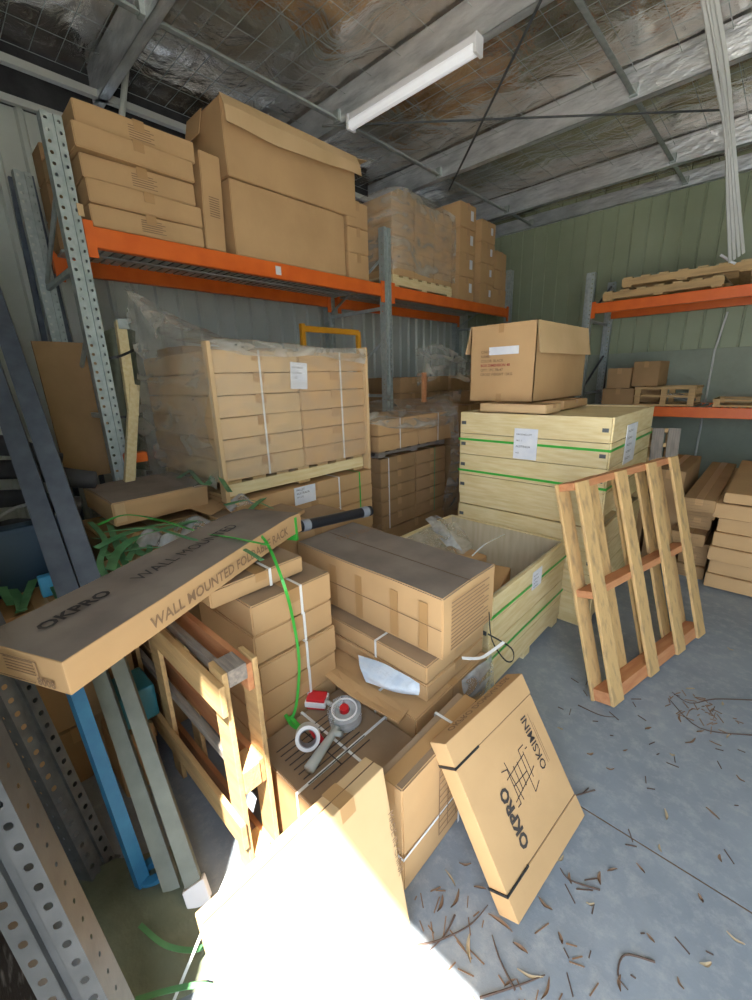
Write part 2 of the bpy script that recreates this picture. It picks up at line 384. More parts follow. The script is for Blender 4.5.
# sagging foil roof lining
nx, ny = 60, 60
for i in range(nx+1):
    for j in range(ny+1):
        x = XL-.1 + (XR-XL+.2)*i/nx; y = YF-.12 + (YB-YF+.3)*j/ny
        ph = ((y-1.45)/1.55) % 1.0
        z = CEIL - .05*math.sin(ph*math.pi) - .02*noise.noise(V((x*1.3, y*2.5, 0)))
        b.v.append((x, y, z))
for i in range(nx):
    for j in range(ny):
        a = i*(ny+1)+j; b.f.append((a, a+ny+1, a+ny+2, a+1)); b.mi.append(0)
ce = struct(b.build('ceiling', M['foil'], smooth=True))
b = MB(); b.box((XL-.1, YF-.1, CEIL+.05), (XR+.1, YB+.2, CEIL+.09)); struct(b.build('trim_3', M['grey_steel']))
# wire safety mesh under the foil
b = MB(); x = XL
while x < XR: b.tube([(x, YF, CEIL-.075), (x, YB, CEIL-.075)], .0022, 4); x += .30
y = YF+.05
while y < YB: b.tube([(XL, y, CEIL-.078), (XR, y, CEIL-.078)], .0022, 4); y += .155
struct(b.build('trim_4', M['galv']))
# purlins (C section) and bridging struts
PY = [-.1, 1.45, 3.02, 4.52, 6.12, 6.9]
for i, y in enumerate(PY):
    b = MB(); h = .24 if i < 5 else .16; z0 = 3.80
    b.box((XL, y, z0), (XR, y+.003, z0+h)); b.box((XL, y, z0), (XR, y+.07, z0+.003)); b.box((XL, y, z0+h-.003), (XR, y+.07, z0+h)); b.box((XL, y+.067, z0), (XR, y+.07, z0+.02))
    struct(b.build('trim_%d' % (5+i), M['galv_purlin']))
k = 11
for x in (-3.2, -1.3, .9):
    b = MB(); b.box((x-.02, YF, 3.83), (x+.02, YB, 3.836)); b.box((x-.02, YF, 3.83), (x-.016, YB, 3.87))
    for y in PY: b.box((x-.03, y-.03, 3.82), (x+.03, y+.1, 3.90))
    struct(b.build('trim_%d' % k, M['galv'])); k += 1
# eave girts and strut by the left wall
b = MB(); b.box((-4.22, -.3, 3.80), (-4.17, 7, 3.85)); b.box((-4.24, -.3, 3.585), (-4.2, 7, 3.63))
struct(b.build('trim_14', M['tubewhite']))
b = MB(); b.tube([at(127,60,x=-4.0), at(121,125,x=-4.0)], .022, 8); struct(b.build('trim_15', M['tubewhite']))
for j, (p, q) in enumerate((((322,126),(722,110)), ((541,0),(449,190)))):
    b = MB(); b.tube([at(*p, z=3.77), at(*q, z=3.77-.02*j)], .009, 6); struct(b.build('trim_%d' % (16+j), M['galv_dark']))
b = MB(); b.box((-.54, YF-.05, 0), (-.44, YF+.02, 3.06)); struct(b.build('trim_18', M['grey_steel']))
b = MB(); b.box((XL-3, -9, -.2), (XR+5, YF, -.02)); struct(b.build('ground', M['apron']))

# ceiling light
t = thing('ceiling_light', 'long white fluorescent batten light hanging under the foil roof', 'ceiling light', (-2.43, 3.0, 3.725))
MB().box((-.60, -.035, .03), (.60, .035, .075)).build('batten', M['white_plastic'], t, bevel=.004)
b = MB(); b.tube([(-.59, 0, .01), (.59, 0, .01)], .038, 12); b.build('diffuser', mat('lamp_diffuser', (.85, .87, .9), .4, emit=.35), t, smooth=False)
for s in (-1, 1): MB().box((s*.60-.012, -.045, -.03), (s*.60+.012, .045, .078)).build('end_cap', M['white_plastic'], t, bevel=.004)

# ------------------------------------------------------------ pallet racks
def rack_post(parent, x, y, z0, z1, face=0):
    b = post_mesh(z1-z0); o = b.build('upright', M['galv'], parent); o.location = (x, y, z0); o.rotation_euler = (0, 0, face); return o
def deck(parent, x0, x1, y0, y1, z, along='y'):
    b = MB()
    if along == 'y':
        y = y0+.03
        while y < y1: b.box((x0, y, z-.012), (x1, y+.05, z)); y += .065
        for x in (x0+.25, x1-.25): b.box((x-.02, y0, z-.03), (x+.02, y1, z-.02))
    else:
        x = x0+.03
        while x < x1: b.box((x, y0, z-.02), (x+.035, y1, z)); x += .075
    return b.build('deck', M['galv'], parent)
DZ = 2.575
rk = thing('pallet_rack', 'long galvanised pallet rack with orange beams along the left wall', 'pallet rack', (0,0,0))
PYS = [.80, 3.40, 5.98]; XF, XBK = -3.0, -3.86
for y in PYS:
    rack_post(rk, XF, y, 0, 3.06); rack_post(rk, XBK, y, 0, 3.06)
    for z, dz in ((.5, .6), (1.5, .6), (2.35, .5)):
        b = MB(); b.box((XBK, y-.012, z), (XF-.06, y+.012, z+.03)); b.build('brace', M['galv'], rk)
        b = MB(); b.tube([(XBK, y, z+.05), (XF-.06, y, z+dz-.03)], .014, 6); b.build('brace', M['galv'], rk)
for i in range(2):
    ya, yb = PYS[i]+.05, PYS[i+1]-.05
    for x in (XF-.055, XBK+.01):
        bm_ = MB().box((x, ya, DZ-.115), (x+.05, yb, DZ-.005)).build('beam', M['orange'], rk, bevel=.006)
        for yy in (ya, yb-.05):
            MB().box((x+.045, yy-.0, DZ-.17), (x+.056, yy+.05, DZ+.02)).build('connector', M['orange'], bm_, bevel=.002)
    deck(rk, XBK+.05, XF-.06, ya, yb, DZ-.004)
for x in (XF-.055, XBK+.01): MB().box((x, PYS[1]+.05, 1.045), (x+.05, PYS[2]-.05, 1.155)).build('beam', M['orange'], rk, bevel=.006)
deck(rk, XBK+.05, XF-.06, PYS[1]+.05, PYS[2]-.05, 1.15)
b = MB(); b.box((-.001, 0, 0), (.001, .05, .06)); o = b.build('load_label', M['paper'], rk); o.location = (XF-.002, at(276,272,x=XF).y, DZ-.09)
b = MB(); b.box((-.001, 0, 0), (.003, .03, .06)); o = b.build('locking_clip', M['card_light'], rk); o.location = (XF+.003, PYS[0]+.035, DZ+.03)

rk2 = thing('pallet_rack', 'galvanised pallet rack with two levels of orange beams at the green back wall', 'pallet rack', (0,0,0))
YA, YBK = 6.0, 6.86; RX = [-1.98, .72]
for x in RX:
    for y in (YA, YBK): rack_post(rk2, x, y, 0, 2.86, -math.pi/2)
    for z in (.4, 1.4, 2.3):
        b = MB(); b.box((x-.012, YA+.06, z), (x+.012, YBK, z+.03)); b.build('brace', M['galv'], rk2)
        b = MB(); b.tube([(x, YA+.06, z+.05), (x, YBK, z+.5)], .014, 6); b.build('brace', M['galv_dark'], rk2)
for z in (2.50, 1.275):
    for y in (YA, YBK-.05): 
        bb = MB().box((RX[0]+.05, y, z-.115), (RX[1]-.05, y+.05, z)).build('beam', M['orange'], rk2, bevel=.006)
        if y == YA: MB().box((RX[0]+.05, y-.008, z-.17), (RX[0]+.10, y, z+.02)).build('connector', M['orange'], bb, bevel=.002)
    deck(rk2, RX[0]+.05, RX[1]-.05, YA+.05, YBK-.05, z-.005, 'x')

# ------------------------------------------------------------ cartons on the left rack's top level
GT = 'cartons on the top level of the left rack'
hs = [0, .115, .235, .36, .48, .60]
for k in range(5):
    yo = [.0, .0, .0, -.03, .01][k]
    c = carton('flat brown carton, %s of five stacked beside the near rack upright' % lvl(k, 5), -3.62, -3.01+[0,.01,.0,.03,.0][k], .90+yo, 1.555+yo+[.0,.0,-.02,.0,-.0][k], DZ+hs[k], DZ+hs[k+1]-.004, 'flat cartons stacked at the near end of the rack',
               tape='x', tapew=.06, amp=.006, rot=[0,.01,-.01,.03,0][k])
    strips(c, (.31, -.06, .02), (0,1,0), (0,0,1), [(.0+.0*j, .012*j, .14-.02*(j % 2), .012*j+.004) for j in range(6)], M['ink_brown'])
for k in range(3):
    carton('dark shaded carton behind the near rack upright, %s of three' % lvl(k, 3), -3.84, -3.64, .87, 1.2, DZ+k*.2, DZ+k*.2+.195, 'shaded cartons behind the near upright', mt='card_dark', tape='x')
c = carton('tall narrow carton standing on edge between flat stack and big cartons', -3.5, -3.02, 1.575, 1.72, DZ, DZ+.57, GT, tape='x', tilt=(math.radians(-2.5), 0, 0), tapew=0)
strips(c, (.245, -.03, .2), (0,1,0), (0,0,1), [(0, .014*j, .07, .014*j+.005) for j in range(9)], M['ink_brown'])
c = carton('big plain lower carton beneath the open-flapped one on the rack', -3.75, -3.02, 1.80, 2.86, DZ, DZ+.47, GT, tape='y', tapew=0, amp=.006, mt='card')
# upper big carton with its flap hanging down over the front
t = thing('cardboard_carton', 'largest pale carton on top of the rack, long front flap folded down', 'cardboard box', (-3.235, 2.40, DZ+.478), (0, 0, 0), GT)
lx, ly, lz = .45, 1.22, .45
me = wobble_box(lx, ly, lz, .007, 91, 6, False, [M['card']]); o = bpy.data.objects.new('carton_body', me); C.objects.link(o); o.parent = t
b = MB(); nseg = 12
vs = []
for i in range(nseg+1):
    yy = -ly/2-.01 + (ly+.02)*i/nseg; w = .006*math.sin(i*1.3)
    for (dx, dz) in ((.004, .004), (.045+w, -.07), (.06+w, -.17-.02*math.sin(i*.4))):
        for th in (0, .005): b.v.append((lx/2+.004+dx+th, yy, lz+dz))
for i in range(nseg):
    for j in range(2):
        a = i*6+j*2
        b.f += [(a, a+6, a+8, a+2), (a+1, a+3, a+9, a+7)]; b.mi += [0, 0]
for i in range(nseg):
    a = i*6; b.f += [(a+4, a+10, a+11, a+5), (a, a+1, a+7, a+6)]; b.mi += [0, 0]
for a in (0, nseg*6): b.f += [(a, a+2, a+3, a+1), (a+2, a+4, a+5, a+3)]; b.mi += [0, 0]
b.build('flap', M['card_light'], t)
fl = MB().box((-lx/2, 0, -.16), (0, .005, 0)).build('flap', M['card'], t); fl.location = (0, -ly/2-.02, lz); fl.rotation_euler = (math.radians(-14), 0, 0)
fl = MB().box((-.2, 0, 0), (.22, .16, .005)).build('flap', M['card_light'], t); fl.location = (0, ly/2, lz); fl.rotation_euler = (math.radians(8), 0, 0)
b = MB(); b.box((-.17, -ly/2-.009, lz-.12), (-.165, -ly/2-.007, lz)); b.build('flap_seam', M['seam'], t)
for k in range(3):
    carton('small carton, %s of three at the end of the big cartons' % lvl(k, 3), -3.30, -3.02, 2.90, 3.16, DZ+k*.205, DZ+k*.205+.2, 'small cartons in a column by the middle upright', tape='x', tapew=.04)
# wrapped pallet of cartons
def pallet(name, label, L, W, loc, rot, group=None, slats=7, mats=('pal_worn','pal_red','pal'), H=.12, bottom=3, cat='pallet', fronts=None, backs=None):
    """local: stringers along x (length L) spaced in y (W); top boards along y at z=H"""
    t = thing(name, label, cat, loc, rot, group)
    for j in range(3):
        y = -W/2+.02+(W-.04)*j/2
        MB().box((-L/2, y-.02, .018), (L/2, y+.02, H-.018)).build('stringer', M[mats[1]], t, bevel=.003)
    cs = fronts if fronts else [(.05+.90*i/(slats-1)) for i in range(slats)]
    for u in cs:
        x = -L/2+u*L; o = MB().box((-W/2, -.046, 0), (W/2, .046, .018)).build('deck_board', M[mats[0]], t, bevel=.003)
        o.location = (x, 0, H-.018); o.rotation_euler = (0, 0, math.pi/2+random.uniform(-.006, .006))
    cs = backs if backs else [(.05+.90*i/(bottom-1)) for i in range(bottom)]
    for u in cs:
        x = -L/2+u*L; o = MB().box((-W/2, -.046, 0), (W/2, .046, .018)).build('bottom_board', M[mats[2]], t, bevel=.003)
        o.location = (x, 0, 0); o.rotation_euler = (0, 0, math.pi/2)
    return t
pallet('pallet', 'timber pallet under the plastic wrapped cartons up on the rack', 1.05, .9, (-3.48, 4.03, DZ), (0,0,math.pi/2), mats=('pine','pine','pine'), H=.11)
for i in range(3):
    for k in range(6):
        y = 3.52+i*.345
        carton('carton in the rack-top wrapped pallet load, %s layer, %s column' % (lvl(k,6), ['near','middle','far'][i]), -3.9, -3.04, y, y+.34, DZ+.112+k*.118, DZ+.112+k*.118+.116, 'cartons of the wrapped load on the rack', tape='x', tapew=.03, n=3)
carton('loose carton lying on top of the wrapped rack load', -3.5, -3.15, 3.75, 4.05, DZ+.825, DZ+.93, GT, tape='x')
def sheet(name, pts_rows, mt, amp=.012, sc=6, sub=5, seed=0, th=0, parent=None):
    """interpolate a rows x cols net of points into a crumpled film sheet"""
    rows = [smooth_path(r, sub) for r in pts_rows]
    cols = [smooth_path([rows[i][j] for i in range(len(rows))], sub) for j in range(len(rows[0]))]
    b = MB(); nr, nc = len(cols[0]), len(cols)
    for j in range(nc):
        for i in range(nr):
            p = cols[j][i]; q = noise.noise_vector(p*sc+V((seed, seed, seed)))*amp + noise.noise_vector(p*sc*3.1)*amp*.4
            b.v.append(tuple(p+q))
    for j in range(nc-1):
        for i in range(nr-1):
            a = j*nr+i; b.f.append((a, a+nr, a+nr+1, a+1)); b.mi.append(0)
    return b.build(name, mt, parent, smooth=True)
xw = -3.025
o = sheet('stretch_film', [[(-3.9,3.49,DZ+.84),(xw,3.49,DZ+.84),(xw+.01,4.0,DZ+.87),(xw,4.58,DZ+.84)],
                           [(-3.9,3.48,DZ+.5),(xw+.015,3.48,DZ+.5),(xw+.015,4.0,DZ+.5),(xw+.015,4.6,DZ+.5)],
                           [(-3.9,3.49,DZ+.15),(xw+.01,3.49,DZ+.15),(xw+.01,4.0,DZ+.15),(xw+.01,4.59,DZ+.15)]], M['film'], amp=.009, sub=8)
tag(centred(o), 'clear stretch film around the pallet load up on the rack', 'plastic wrap')
# columns of cartons at the far end
for k in range(4):
    c = carton('carton with a white label, %s of the four-high rack column' % lvl(k,4), -3.4, -3.02, 4.68, 5.02, DZ+k*.255, DZ+k*.255+.25, 'labelled cartons in the four-high column', tape='x')
    MB().box((.194, .05, .09), (.196, .11, .19)).build('label', M['paper'], c)
for k in range(4):
    c = carton('carton with a white sticker, %s of the far rack column' % lvl(k,4), -3.36, -3.02, 5.16, 5.5, DZ+k*.235, DZ+k*.235+.23, 'cartons in the far column', tape='x')
    MB().box((.174, .05, .09), (.176, .10, .17)).build('label', M['paper'], c)
for k in range(3):
    carton('carton at the very end of the rack, %s of three' % lvl(k,3), -3.36, -3.05, 5.58, 5.9, DZ+k*.225, DZ+k*.225+.22, 'end cartons on the rack', tape='x', rot=.1*k-.1)
for k in range(4):
    carton('carton behind the wrapped load by the wall, %s of four' % lvl(k,4), -3.85, -3.5, 4.72, 5.2, DZ+k*.27, DZ+k*.27+.265, 'rear cartons by the wall', tape='x', n=3)

# ------------------------------------------------------------ big wrapped pallet load (left centre)
AX = -2.2; AY0, AYM, AY1 = 1.08, 1.645, 2.21
ZB = 1.16; LH = .118
for c_, (ya, yb) in enumerate(((AY0, AYM-.003), (AYM+.003, AY1))):
    for k in range(6):
        c = carton('flat carton in the large wrapped load, %s layer, %s column' % (lvl(k,6), ['left','right'][c_]), -3.12, AX, ya, yb, ZB+k*LH, ZB+k*LH+LH-.004,
                   'cartons of the large wrapped load', tape='x', tapew=.07, straps=[('x', [.02,.1][c_], 'white_strap')], n=5, amp=.004, mt='card_light' if c_ == 0 else 'card')
pallet('pallet', 'timber pallet carrying the large wrapped carton load', 1.10, .88, (-2.66, 1.645, 1.047), (0,0,math.pi/2), mats=('pal','pine','pal'), H=.108)
for s, y in ((0, AY0-.006), (1, AY1+.006)):
    o = MB().box((AX-.03, y-.012, ZB-.114), (AX+.03, y+.012, ZB+.745)).build('corner_guard', M['card_light'], bevel=.004)
    tag(centred(o), 'cardboard edge protector at the %s front corner of the wrapped load' % ['left','right'][s], 'edge protector', 'edge protectors')
for k in range(5):
    carton('carton in the strapped load under the large wrapped one, %s layer' % lvl(k,5), -3.12, AX+.02, 1.12, 2.24, .48+k*.112, .48+k*.112+.108, 'cartons of the lower strapped load',
           tape='x', tapew=.06, straps=[('x', .2, 'white_strap'), ('x', .38, 'green_strap')] if k > 1 else [], n=3)
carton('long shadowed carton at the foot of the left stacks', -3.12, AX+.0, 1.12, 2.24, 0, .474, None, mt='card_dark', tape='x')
# labels
def note(px, lab, x, w, h, lines, tilt=0.0, ydir=(0,1,0), nrm=.02, nm='paper_label', y=None):
    p = at(*px, x=x) if x is not None else at(*px, y=y)
    t = thing(nm, lab, 'paper label', p)
    xd = V(ydir)
    zd = V((0,0,1)); z = xd.cross(zd)
    mx = Matrix((xd, zd, z)).transposed().to_4x4() @ Matrix.Rotation(tilt, 4, 'Z')
    b = MB()
    for i in range(6):
        for j in range(2):
            pass
    b.box((0, -h, nrm-.001), (w, 0, nrm+.001), mx); b.build('sheet', M['paper'], t)
    org = mx @ V((0,0,nrm)); q = mx.to_3x3()
    for i, (s, sz) in enumerate(lines):
        text(t, s, org + q @ V((.1*w, -h*(.22+.2*i), 0)), q @ V((1,0,0)), q @ V((0,1,0)), sz, M['ink'])
    return t
note((288,362), 'white paper label taped on the front of the large wrapped load', AX, .125, .155, [('OUR ORDER', .014), ('AUSTRALIA', .014), ('1/12', .02)], tilt=-.06)
note((292,488), 'white shipping label on the lower strapped load beside the black roll', AX+.02, .17, .115, [('PALLET', .02), ('AUSTRALIA', .02), ('PTY LTD', .014)], tilt=0)
# film on the load
f = AX+.022
o = sheet('stretch_film', [[(f-.02,AY0-.03,ZB+.76),(f,AY0+.3,ZB+.72),(f,AYM,ZB+.72),(f-.01,AY1+.02,ZB+.73)],
                           [(f,AY0-.03,ZB+.4),(f+.005,AY0+.3,ZB+.4),(f+.005,AYM,ZB+.4),(f,AY1+.025,ZB+.4)],
                           [(f,AY0-.03,ZB+.02),(f+.003,AY0+.3,ZB+.0),(f+.003,AYM,ZB+.0),(f,AY1+.02,ZB+.0)]], M['film_thin'], amp=.004, sub=8)
tag(centred(o), 'thin clear film across the front of the large wrapped load', 'plastic wrap')
pk = at(125,288,x=-2.95)
o = sheet('stretch_film', [[pk, pk.lerp(V((AX,AY0-.03,ZB+.76)),.35)+V((0,0,-.02)), pk.lerp(V((AX,AY0-.03,ZB+.76)),.65)+V((0,0,-.03)), (AX+.01,AY0-.03,ZB+.77)],
                           [at(135,350,x=-2.9), (-2.72,AY0-.08,ZB+.52), (-2.45,AY0-.06,ZB+.55), (AX+.01,AY0-.04,ZB+.50)],
                           [(-3.05,AY0-.12,ZB+.3), (-2.75,AY0-.09,ZB+.25), (-2.45,AY0-.07,ZB+.25), (AX+.01,AY0-.045,ZB+.25)],
                           [(-3.1,AY0-.1,ZB-.1), (-2.75,AY0-.09,ZB-.05), (-2.45,AY0-.08,ZB-.05), (AX+.01,AY0-.05,ZB-.02)]], M['film'], amp=.03, sub=8, seed=3)
tag(centred(o), 'torn sail of stretch film rising to a point left of the wrapped load', 'plastic wrap')
o = sheet('stretch_film', [[pk, at(190,322,x=-2.9), at(260,350,x=-2.8), at(300,350,x=-2.8)],
                           [at(160,335,x=-2.7), at(215,345,x=-2.5), at(280,356,x=-2.4), at(340,356,x=-2.35)],
                           [(AX,AY0-.01,ZB+.765), (AX+.01,AY0+.35,ZB+.755), (AX+.02,AYM+.1,ZB+.74), (AX+.02,AY1,ZB+.74)],
                           [(AX+.03,AY0,ZB+.70), (AX+.035,AY0+.35,ZB+.67), (AX+.035,AYM+.1,ZB+.68), (AX+.03,AY1+.01,ZB+.64)]], M['film_dense'], amp=.014, sub=8, seed=5)
tag(centred(o), 'bunched film draped over the top edge of the large wrapped load', 'plastic wrap')
carton('loose flat carton lying on top of the large wrapped load', -3.05, -2.65, 1.15, 1.95, ZB+6*LH, ZB+6*LH+.05, None, mt='card_dark', tape='y')
# orange frame behind the load
t = thing('hand_trolley', 'yellow-orange tubular steel frame standing behind the large wrapped load', 'trolley', (-3.2, 2.27, 0))
p0, p1 = at(302,326,x=-3.2), at(358,334,x=-3.2)
for p in (p0, p1): MB().box((-.02, p.y-.02-2.27, 0), (.02, p.y+.02-2.27, p.z+.02)).build('side_rail', M['yellow_orange'], t, bevel=.005)
zt = (p0.z+p1.z)/2
MB().box((-.018, p0.y-2.27, zt-.03), (.018, p1.y-2.27, zt+.02)).build('crossbar', M['yellow_orange'], t, bevel=.005)
MB().box((-.05, p0.y-2.29, 0), (.05, p1.y-2.25, .02)).build('toe_plate', M['yellow_orange'], t, bevel=.003)

# ------------------------------------------------------------ middle strapped loads (between wrapped load and crates)
for k in range(5):
    for c_, (ya, yb) in enumerate(((2.56, 3.03), (3.04, 3.52))):
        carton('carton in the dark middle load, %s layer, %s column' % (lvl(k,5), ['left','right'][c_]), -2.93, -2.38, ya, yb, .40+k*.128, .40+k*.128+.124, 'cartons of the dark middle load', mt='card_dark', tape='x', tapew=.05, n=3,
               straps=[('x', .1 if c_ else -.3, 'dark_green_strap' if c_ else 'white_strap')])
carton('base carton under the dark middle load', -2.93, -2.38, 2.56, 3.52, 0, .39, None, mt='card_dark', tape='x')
pallet('pallet', 'timber boards between the two tiers of the middle load', .98, .5, (-2.65, 3.04, 1.045), (0,0,math.pi/2), mats=('card_dusty','pal_grey','pal_grey'), H=.06)
for k in range(2):
    for c_, (ya, yb) in enumerate(((2.5, 3.03), (3.04, 3.6))):
        carton('brown carton above the dark middle load, %s layer, %s column' % (['lower','upper'][k], ['left','right'][c_]), -2.93, -2.34, ya, yb, 1.11+k*.13, 1.11+k*.13+.126, 'cartons of the middle load upper tier', mt='card', tape='x', tapew=.05, n=3,
               straps=[('x', 0, 'white_strap')])
o = sheet('stretch_film', [[at(364,402,x=-2.75), at(400,398,x=-2.75), at(430,397,x=-2.7), at(462,388,x=-2.6)],
                           [at(364,408,x=-2.32), at(395,418,x=-2.31), at(430,420,x=-2.3), at(458,412,x=-2.3)],
                           [at(366,422,x=-2.31), at(395,428,x=-2.3), at(432,428,x=-2.29), at(455,420,x=-2.28)]], M['film_dense'], amp=.015, seed=9)
tag(centred(o), 'loose crumpled film over the middle load beside the yellow crate', 'plastic wrap')
o = sheet('stretch_film', [[at(440,402,x=-2.30), at(453,404,x=-2.26)], [at(450,430,x=-2.27), at(458,425,x=-2.24)], [at(449,470,x=-2.27), at(459,470,x=-2.23)], [at(441,512,x=-2.27), at(458,510,x=-2.25)]], M['film_dense'], amp=.02, seed=19)
tag(centred(o), 'bunched film hanging down the corner between middle load and crate', 'plastic wrap')
o = MB().box((-.012, -.025, 0), (.012, .025, .28)).build('timber_offcut', M['pal_red']); o.location = at(424,402,x=-2.6)
tag(o, 'short reddish timber board standing upright on the middle load', 'timber')
# dim goods stored on the low level of the rack behind
for i in range(4):
    for k in range(3):
        y = 3.75+i*.5
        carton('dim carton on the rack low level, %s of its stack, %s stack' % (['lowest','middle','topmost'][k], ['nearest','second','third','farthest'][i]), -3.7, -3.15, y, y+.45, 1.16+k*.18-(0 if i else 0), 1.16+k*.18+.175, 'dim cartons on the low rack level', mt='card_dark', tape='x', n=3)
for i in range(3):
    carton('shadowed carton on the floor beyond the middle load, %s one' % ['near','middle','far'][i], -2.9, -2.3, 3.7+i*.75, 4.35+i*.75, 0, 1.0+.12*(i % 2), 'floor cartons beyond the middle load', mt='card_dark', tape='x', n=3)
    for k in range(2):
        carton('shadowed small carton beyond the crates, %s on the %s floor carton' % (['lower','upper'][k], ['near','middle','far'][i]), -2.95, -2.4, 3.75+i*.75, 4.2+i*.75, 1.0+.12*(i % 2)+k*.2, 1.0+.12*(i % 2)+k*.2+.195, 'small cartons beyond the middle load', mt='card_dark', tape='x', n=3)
b = sheet('stretch_film', [[at(415,350,x=-2.7), at(440,345,x=-2.7), at(470,360,x=-2.6)], [at(418,385,x=-2.6), at(445,375,x=-2.6), at(475,385,x=-2.5)]], M['film_dense'], amp=.03, seed=21)
tag(centred(b), 'dusty film bundle in the shade left of the big open carton', 'plastic wrap')

# ------------------------------------------------------------ pine crates
def crate(label, x0, x1, y0, y1, z0, z1, boards, open_top=False, group=None, inner='ply', straps=(), skids=.08):
    t = thing('timber_crate', label, 'crate', ((x0+x1)/2, (y0+y1)/2, z0), (0,0,0), group)
    lx, ly = x1-x0, y1-y0; h = z1-z0-skids; bh = h/boards; th = .018
    MB().box((-lx/2, -ly/2, skids), (lx/2, ly/2, skids+.02)).build('base', M['pine'], t)
    if skids > .02:
        for s in (-1, 0, 1): MB().box((-lx/2, s*(ly/2-.05)-.045, 0), (lx/2, s*(ly/2-.05)+.045, skids)).build('skid', M['pine'], t, bevel=.003)
    for name, axis, sgn in (('front_panel','x',-1), ('back_panel','x',1), ('left_panel','y',-1), ('right_panel','y',1)):
        b = MB()
        for i in range(boards):
            z = skids+i*bh
            if axis == 'x': b.box((-lx/2, sgn*ly/2-th/2, z+.002), (lx/2, sgn*ly/2+th/2, z+bh-.002))
            else: b.box((sgn*lx/2-th/2, -ly/2+th/2, z+.002), (sgn*lx/2+th/2, ly/2-th/2, z+bh-.002))
        o = b.build(name, M['pine'] if axis == 'x' else M['pine_y'], t, bevel=.003)
        bi = MB()
        if axis == 'x': bi.box((-lx/2+.02, sgn*(ly/2-.02)-.004, skids+.02), (lx/2-.02, sgn*(ly/2-.02)+.004, skids+h-.01))
        else: bi.box((sgn*(lx/2-.02)-.004, -ly/2+.03, skids+.02), (sgn*(lx/2-.02)+.004, ly/2-.03, skids+h-.01))
        bi.build('lining', M[inner], o)
    if not open_top:
        MB().box((-lx/2, -ly/2, skids+h-.03), (lx/2, ly/2, skids+h-.012)).build('lid', M['pine'], t)
    for sz in straps:
        z = skids+sz*h; g = th/2+.003; w = .008; q = .0015
        b = MB(); b.box((-lx/2-g, -ly/2-g-q, z-w), (lx/2+g, -ly/2-g, z+w)); b.box((lx/2+g, -ly/2-g-q, z-w), (lx/2+g+q, ly/2+g, z+w)); b.box((-lx/2-g-q, -ly/2-g, z-w), (-lx/2-g, ly/2+g, z+w))
        b.build('strap', M['green_strap'], t)
    for s in (-1, 1):
        b = MB()
        for i in range(boards):
            z = skids+(i+.5)*bh; b.box((s*(lx/2-.03)-.018, -ly/2-th/2-.003, z-.012), (s*(lx/2-.03)+.018, -ly/2-th/2, z+.012))
        b.build('staple_plate', M['galv_dark'], t)
    return t
c1 = crate('upper pine crate with green straps and a paper label, holding a big carton', -1.755, -.715, 2.80, 3.85, .725, 1.435, 4, straps=(.30, .68))
c2 = crate('lower pine crate underneath the upper strapped crate', -1.755, -.715, 2.80, 3.85, 0, .722, 4)
c3 = crate('open-topped pine crate with loose packing inside, near the leaning pallet', -1.80, -.90, 1.76, 2.76, 0, .62, 4, open_top=True, straps=(.80, .35), skids=.06)
b = note((515,428), 'large white paper sheet on the front of the upper pine crate', None, .165, .21, [('PACKING LIST', .017), ('NO. 1', .016), ('AUSTRALIA', .02), ('KGS', .014)], y=2.788, ydir=(1,0,0), nrm=.004)
p = V((-.70, 3.25, 1.36))
t = thing('paper_label', 'white paper sheet hanging on the right side of the upper crate', 'paper label', p)
MB().box((0, -.16, -.26), (.003, .10, 0)).build('sheet', M['paper'], t)
for i in range(5): text(t, 'AUSTRALIA' if i % 2 else 'PALLET NO', V((.003, -.13, -.05-i*.045)), (0,1,0), (0,0,1), .022, M['ink'])
p = at(533,573,x=-.888)
t = thing('paper_label', 'white paper label on the right side of the open crate', 'paper label', p)
MB().box((0, 0, -.115), (.002, .13, 0)).build('sheet', M['paper'], t)
for i in range(4): text(t, 'AUSTRALIA' if i % 2 else 'PACKING', V((.003, .01, -.03-i*.024)), (0,1,0), (0,0,1), .013, M['ink'])
# contents of the open crate
carton('brown carton lying inside the open pine crate, nearest its right side', -1.32, -1.06, 1.95, 2.42, .085, .47, None, mt='card', rot=.25)
carton('long carton lying slantwise inside the open pine crate', -1.66, -1.40, 2.1, 2.60, .085, .44, None, mt='card', rot=-.12)
o = sheet('packing_paper', [[(-1.70,1.85,.44), (-1.5,1.84,.38), (-1.25,1.84,.37), (-1.0,1.85,.40)], [(-1.70,2.2,.46), (-1.50,2.25,.40), (-1.2,2.2,.39), (-1.0,2.25,.40)], [(-1.70,2.5,.42), (-1.5,2.5,.38), (-1.2,2.45,.36), (-1.0,2.4,.36)]], M['card_dark'], amp=.06, sc=6, seed=11)
tag(centred(o), 'crumpled brown packing paper filling the open pine crate', 'packing paper')
o = sheet('plastic_film', [[(-1.76,1.9,.60), (-1.70,1.95,.55), (-1.6,1.95,.45)], [(-1.76,2.3,.62), (-1.68,2.35,.56), (-1.52,2.4,.47)], [(-1.72,2.70,.60), (-1.6,2.68,.50), (-1.5,2.6,.40)]], M['film_dense'], amp=.025, sc=5, seed=12)
tag(centred(o), 'dusty clear liner film hanging inside the open pine crate', 'plastic film')

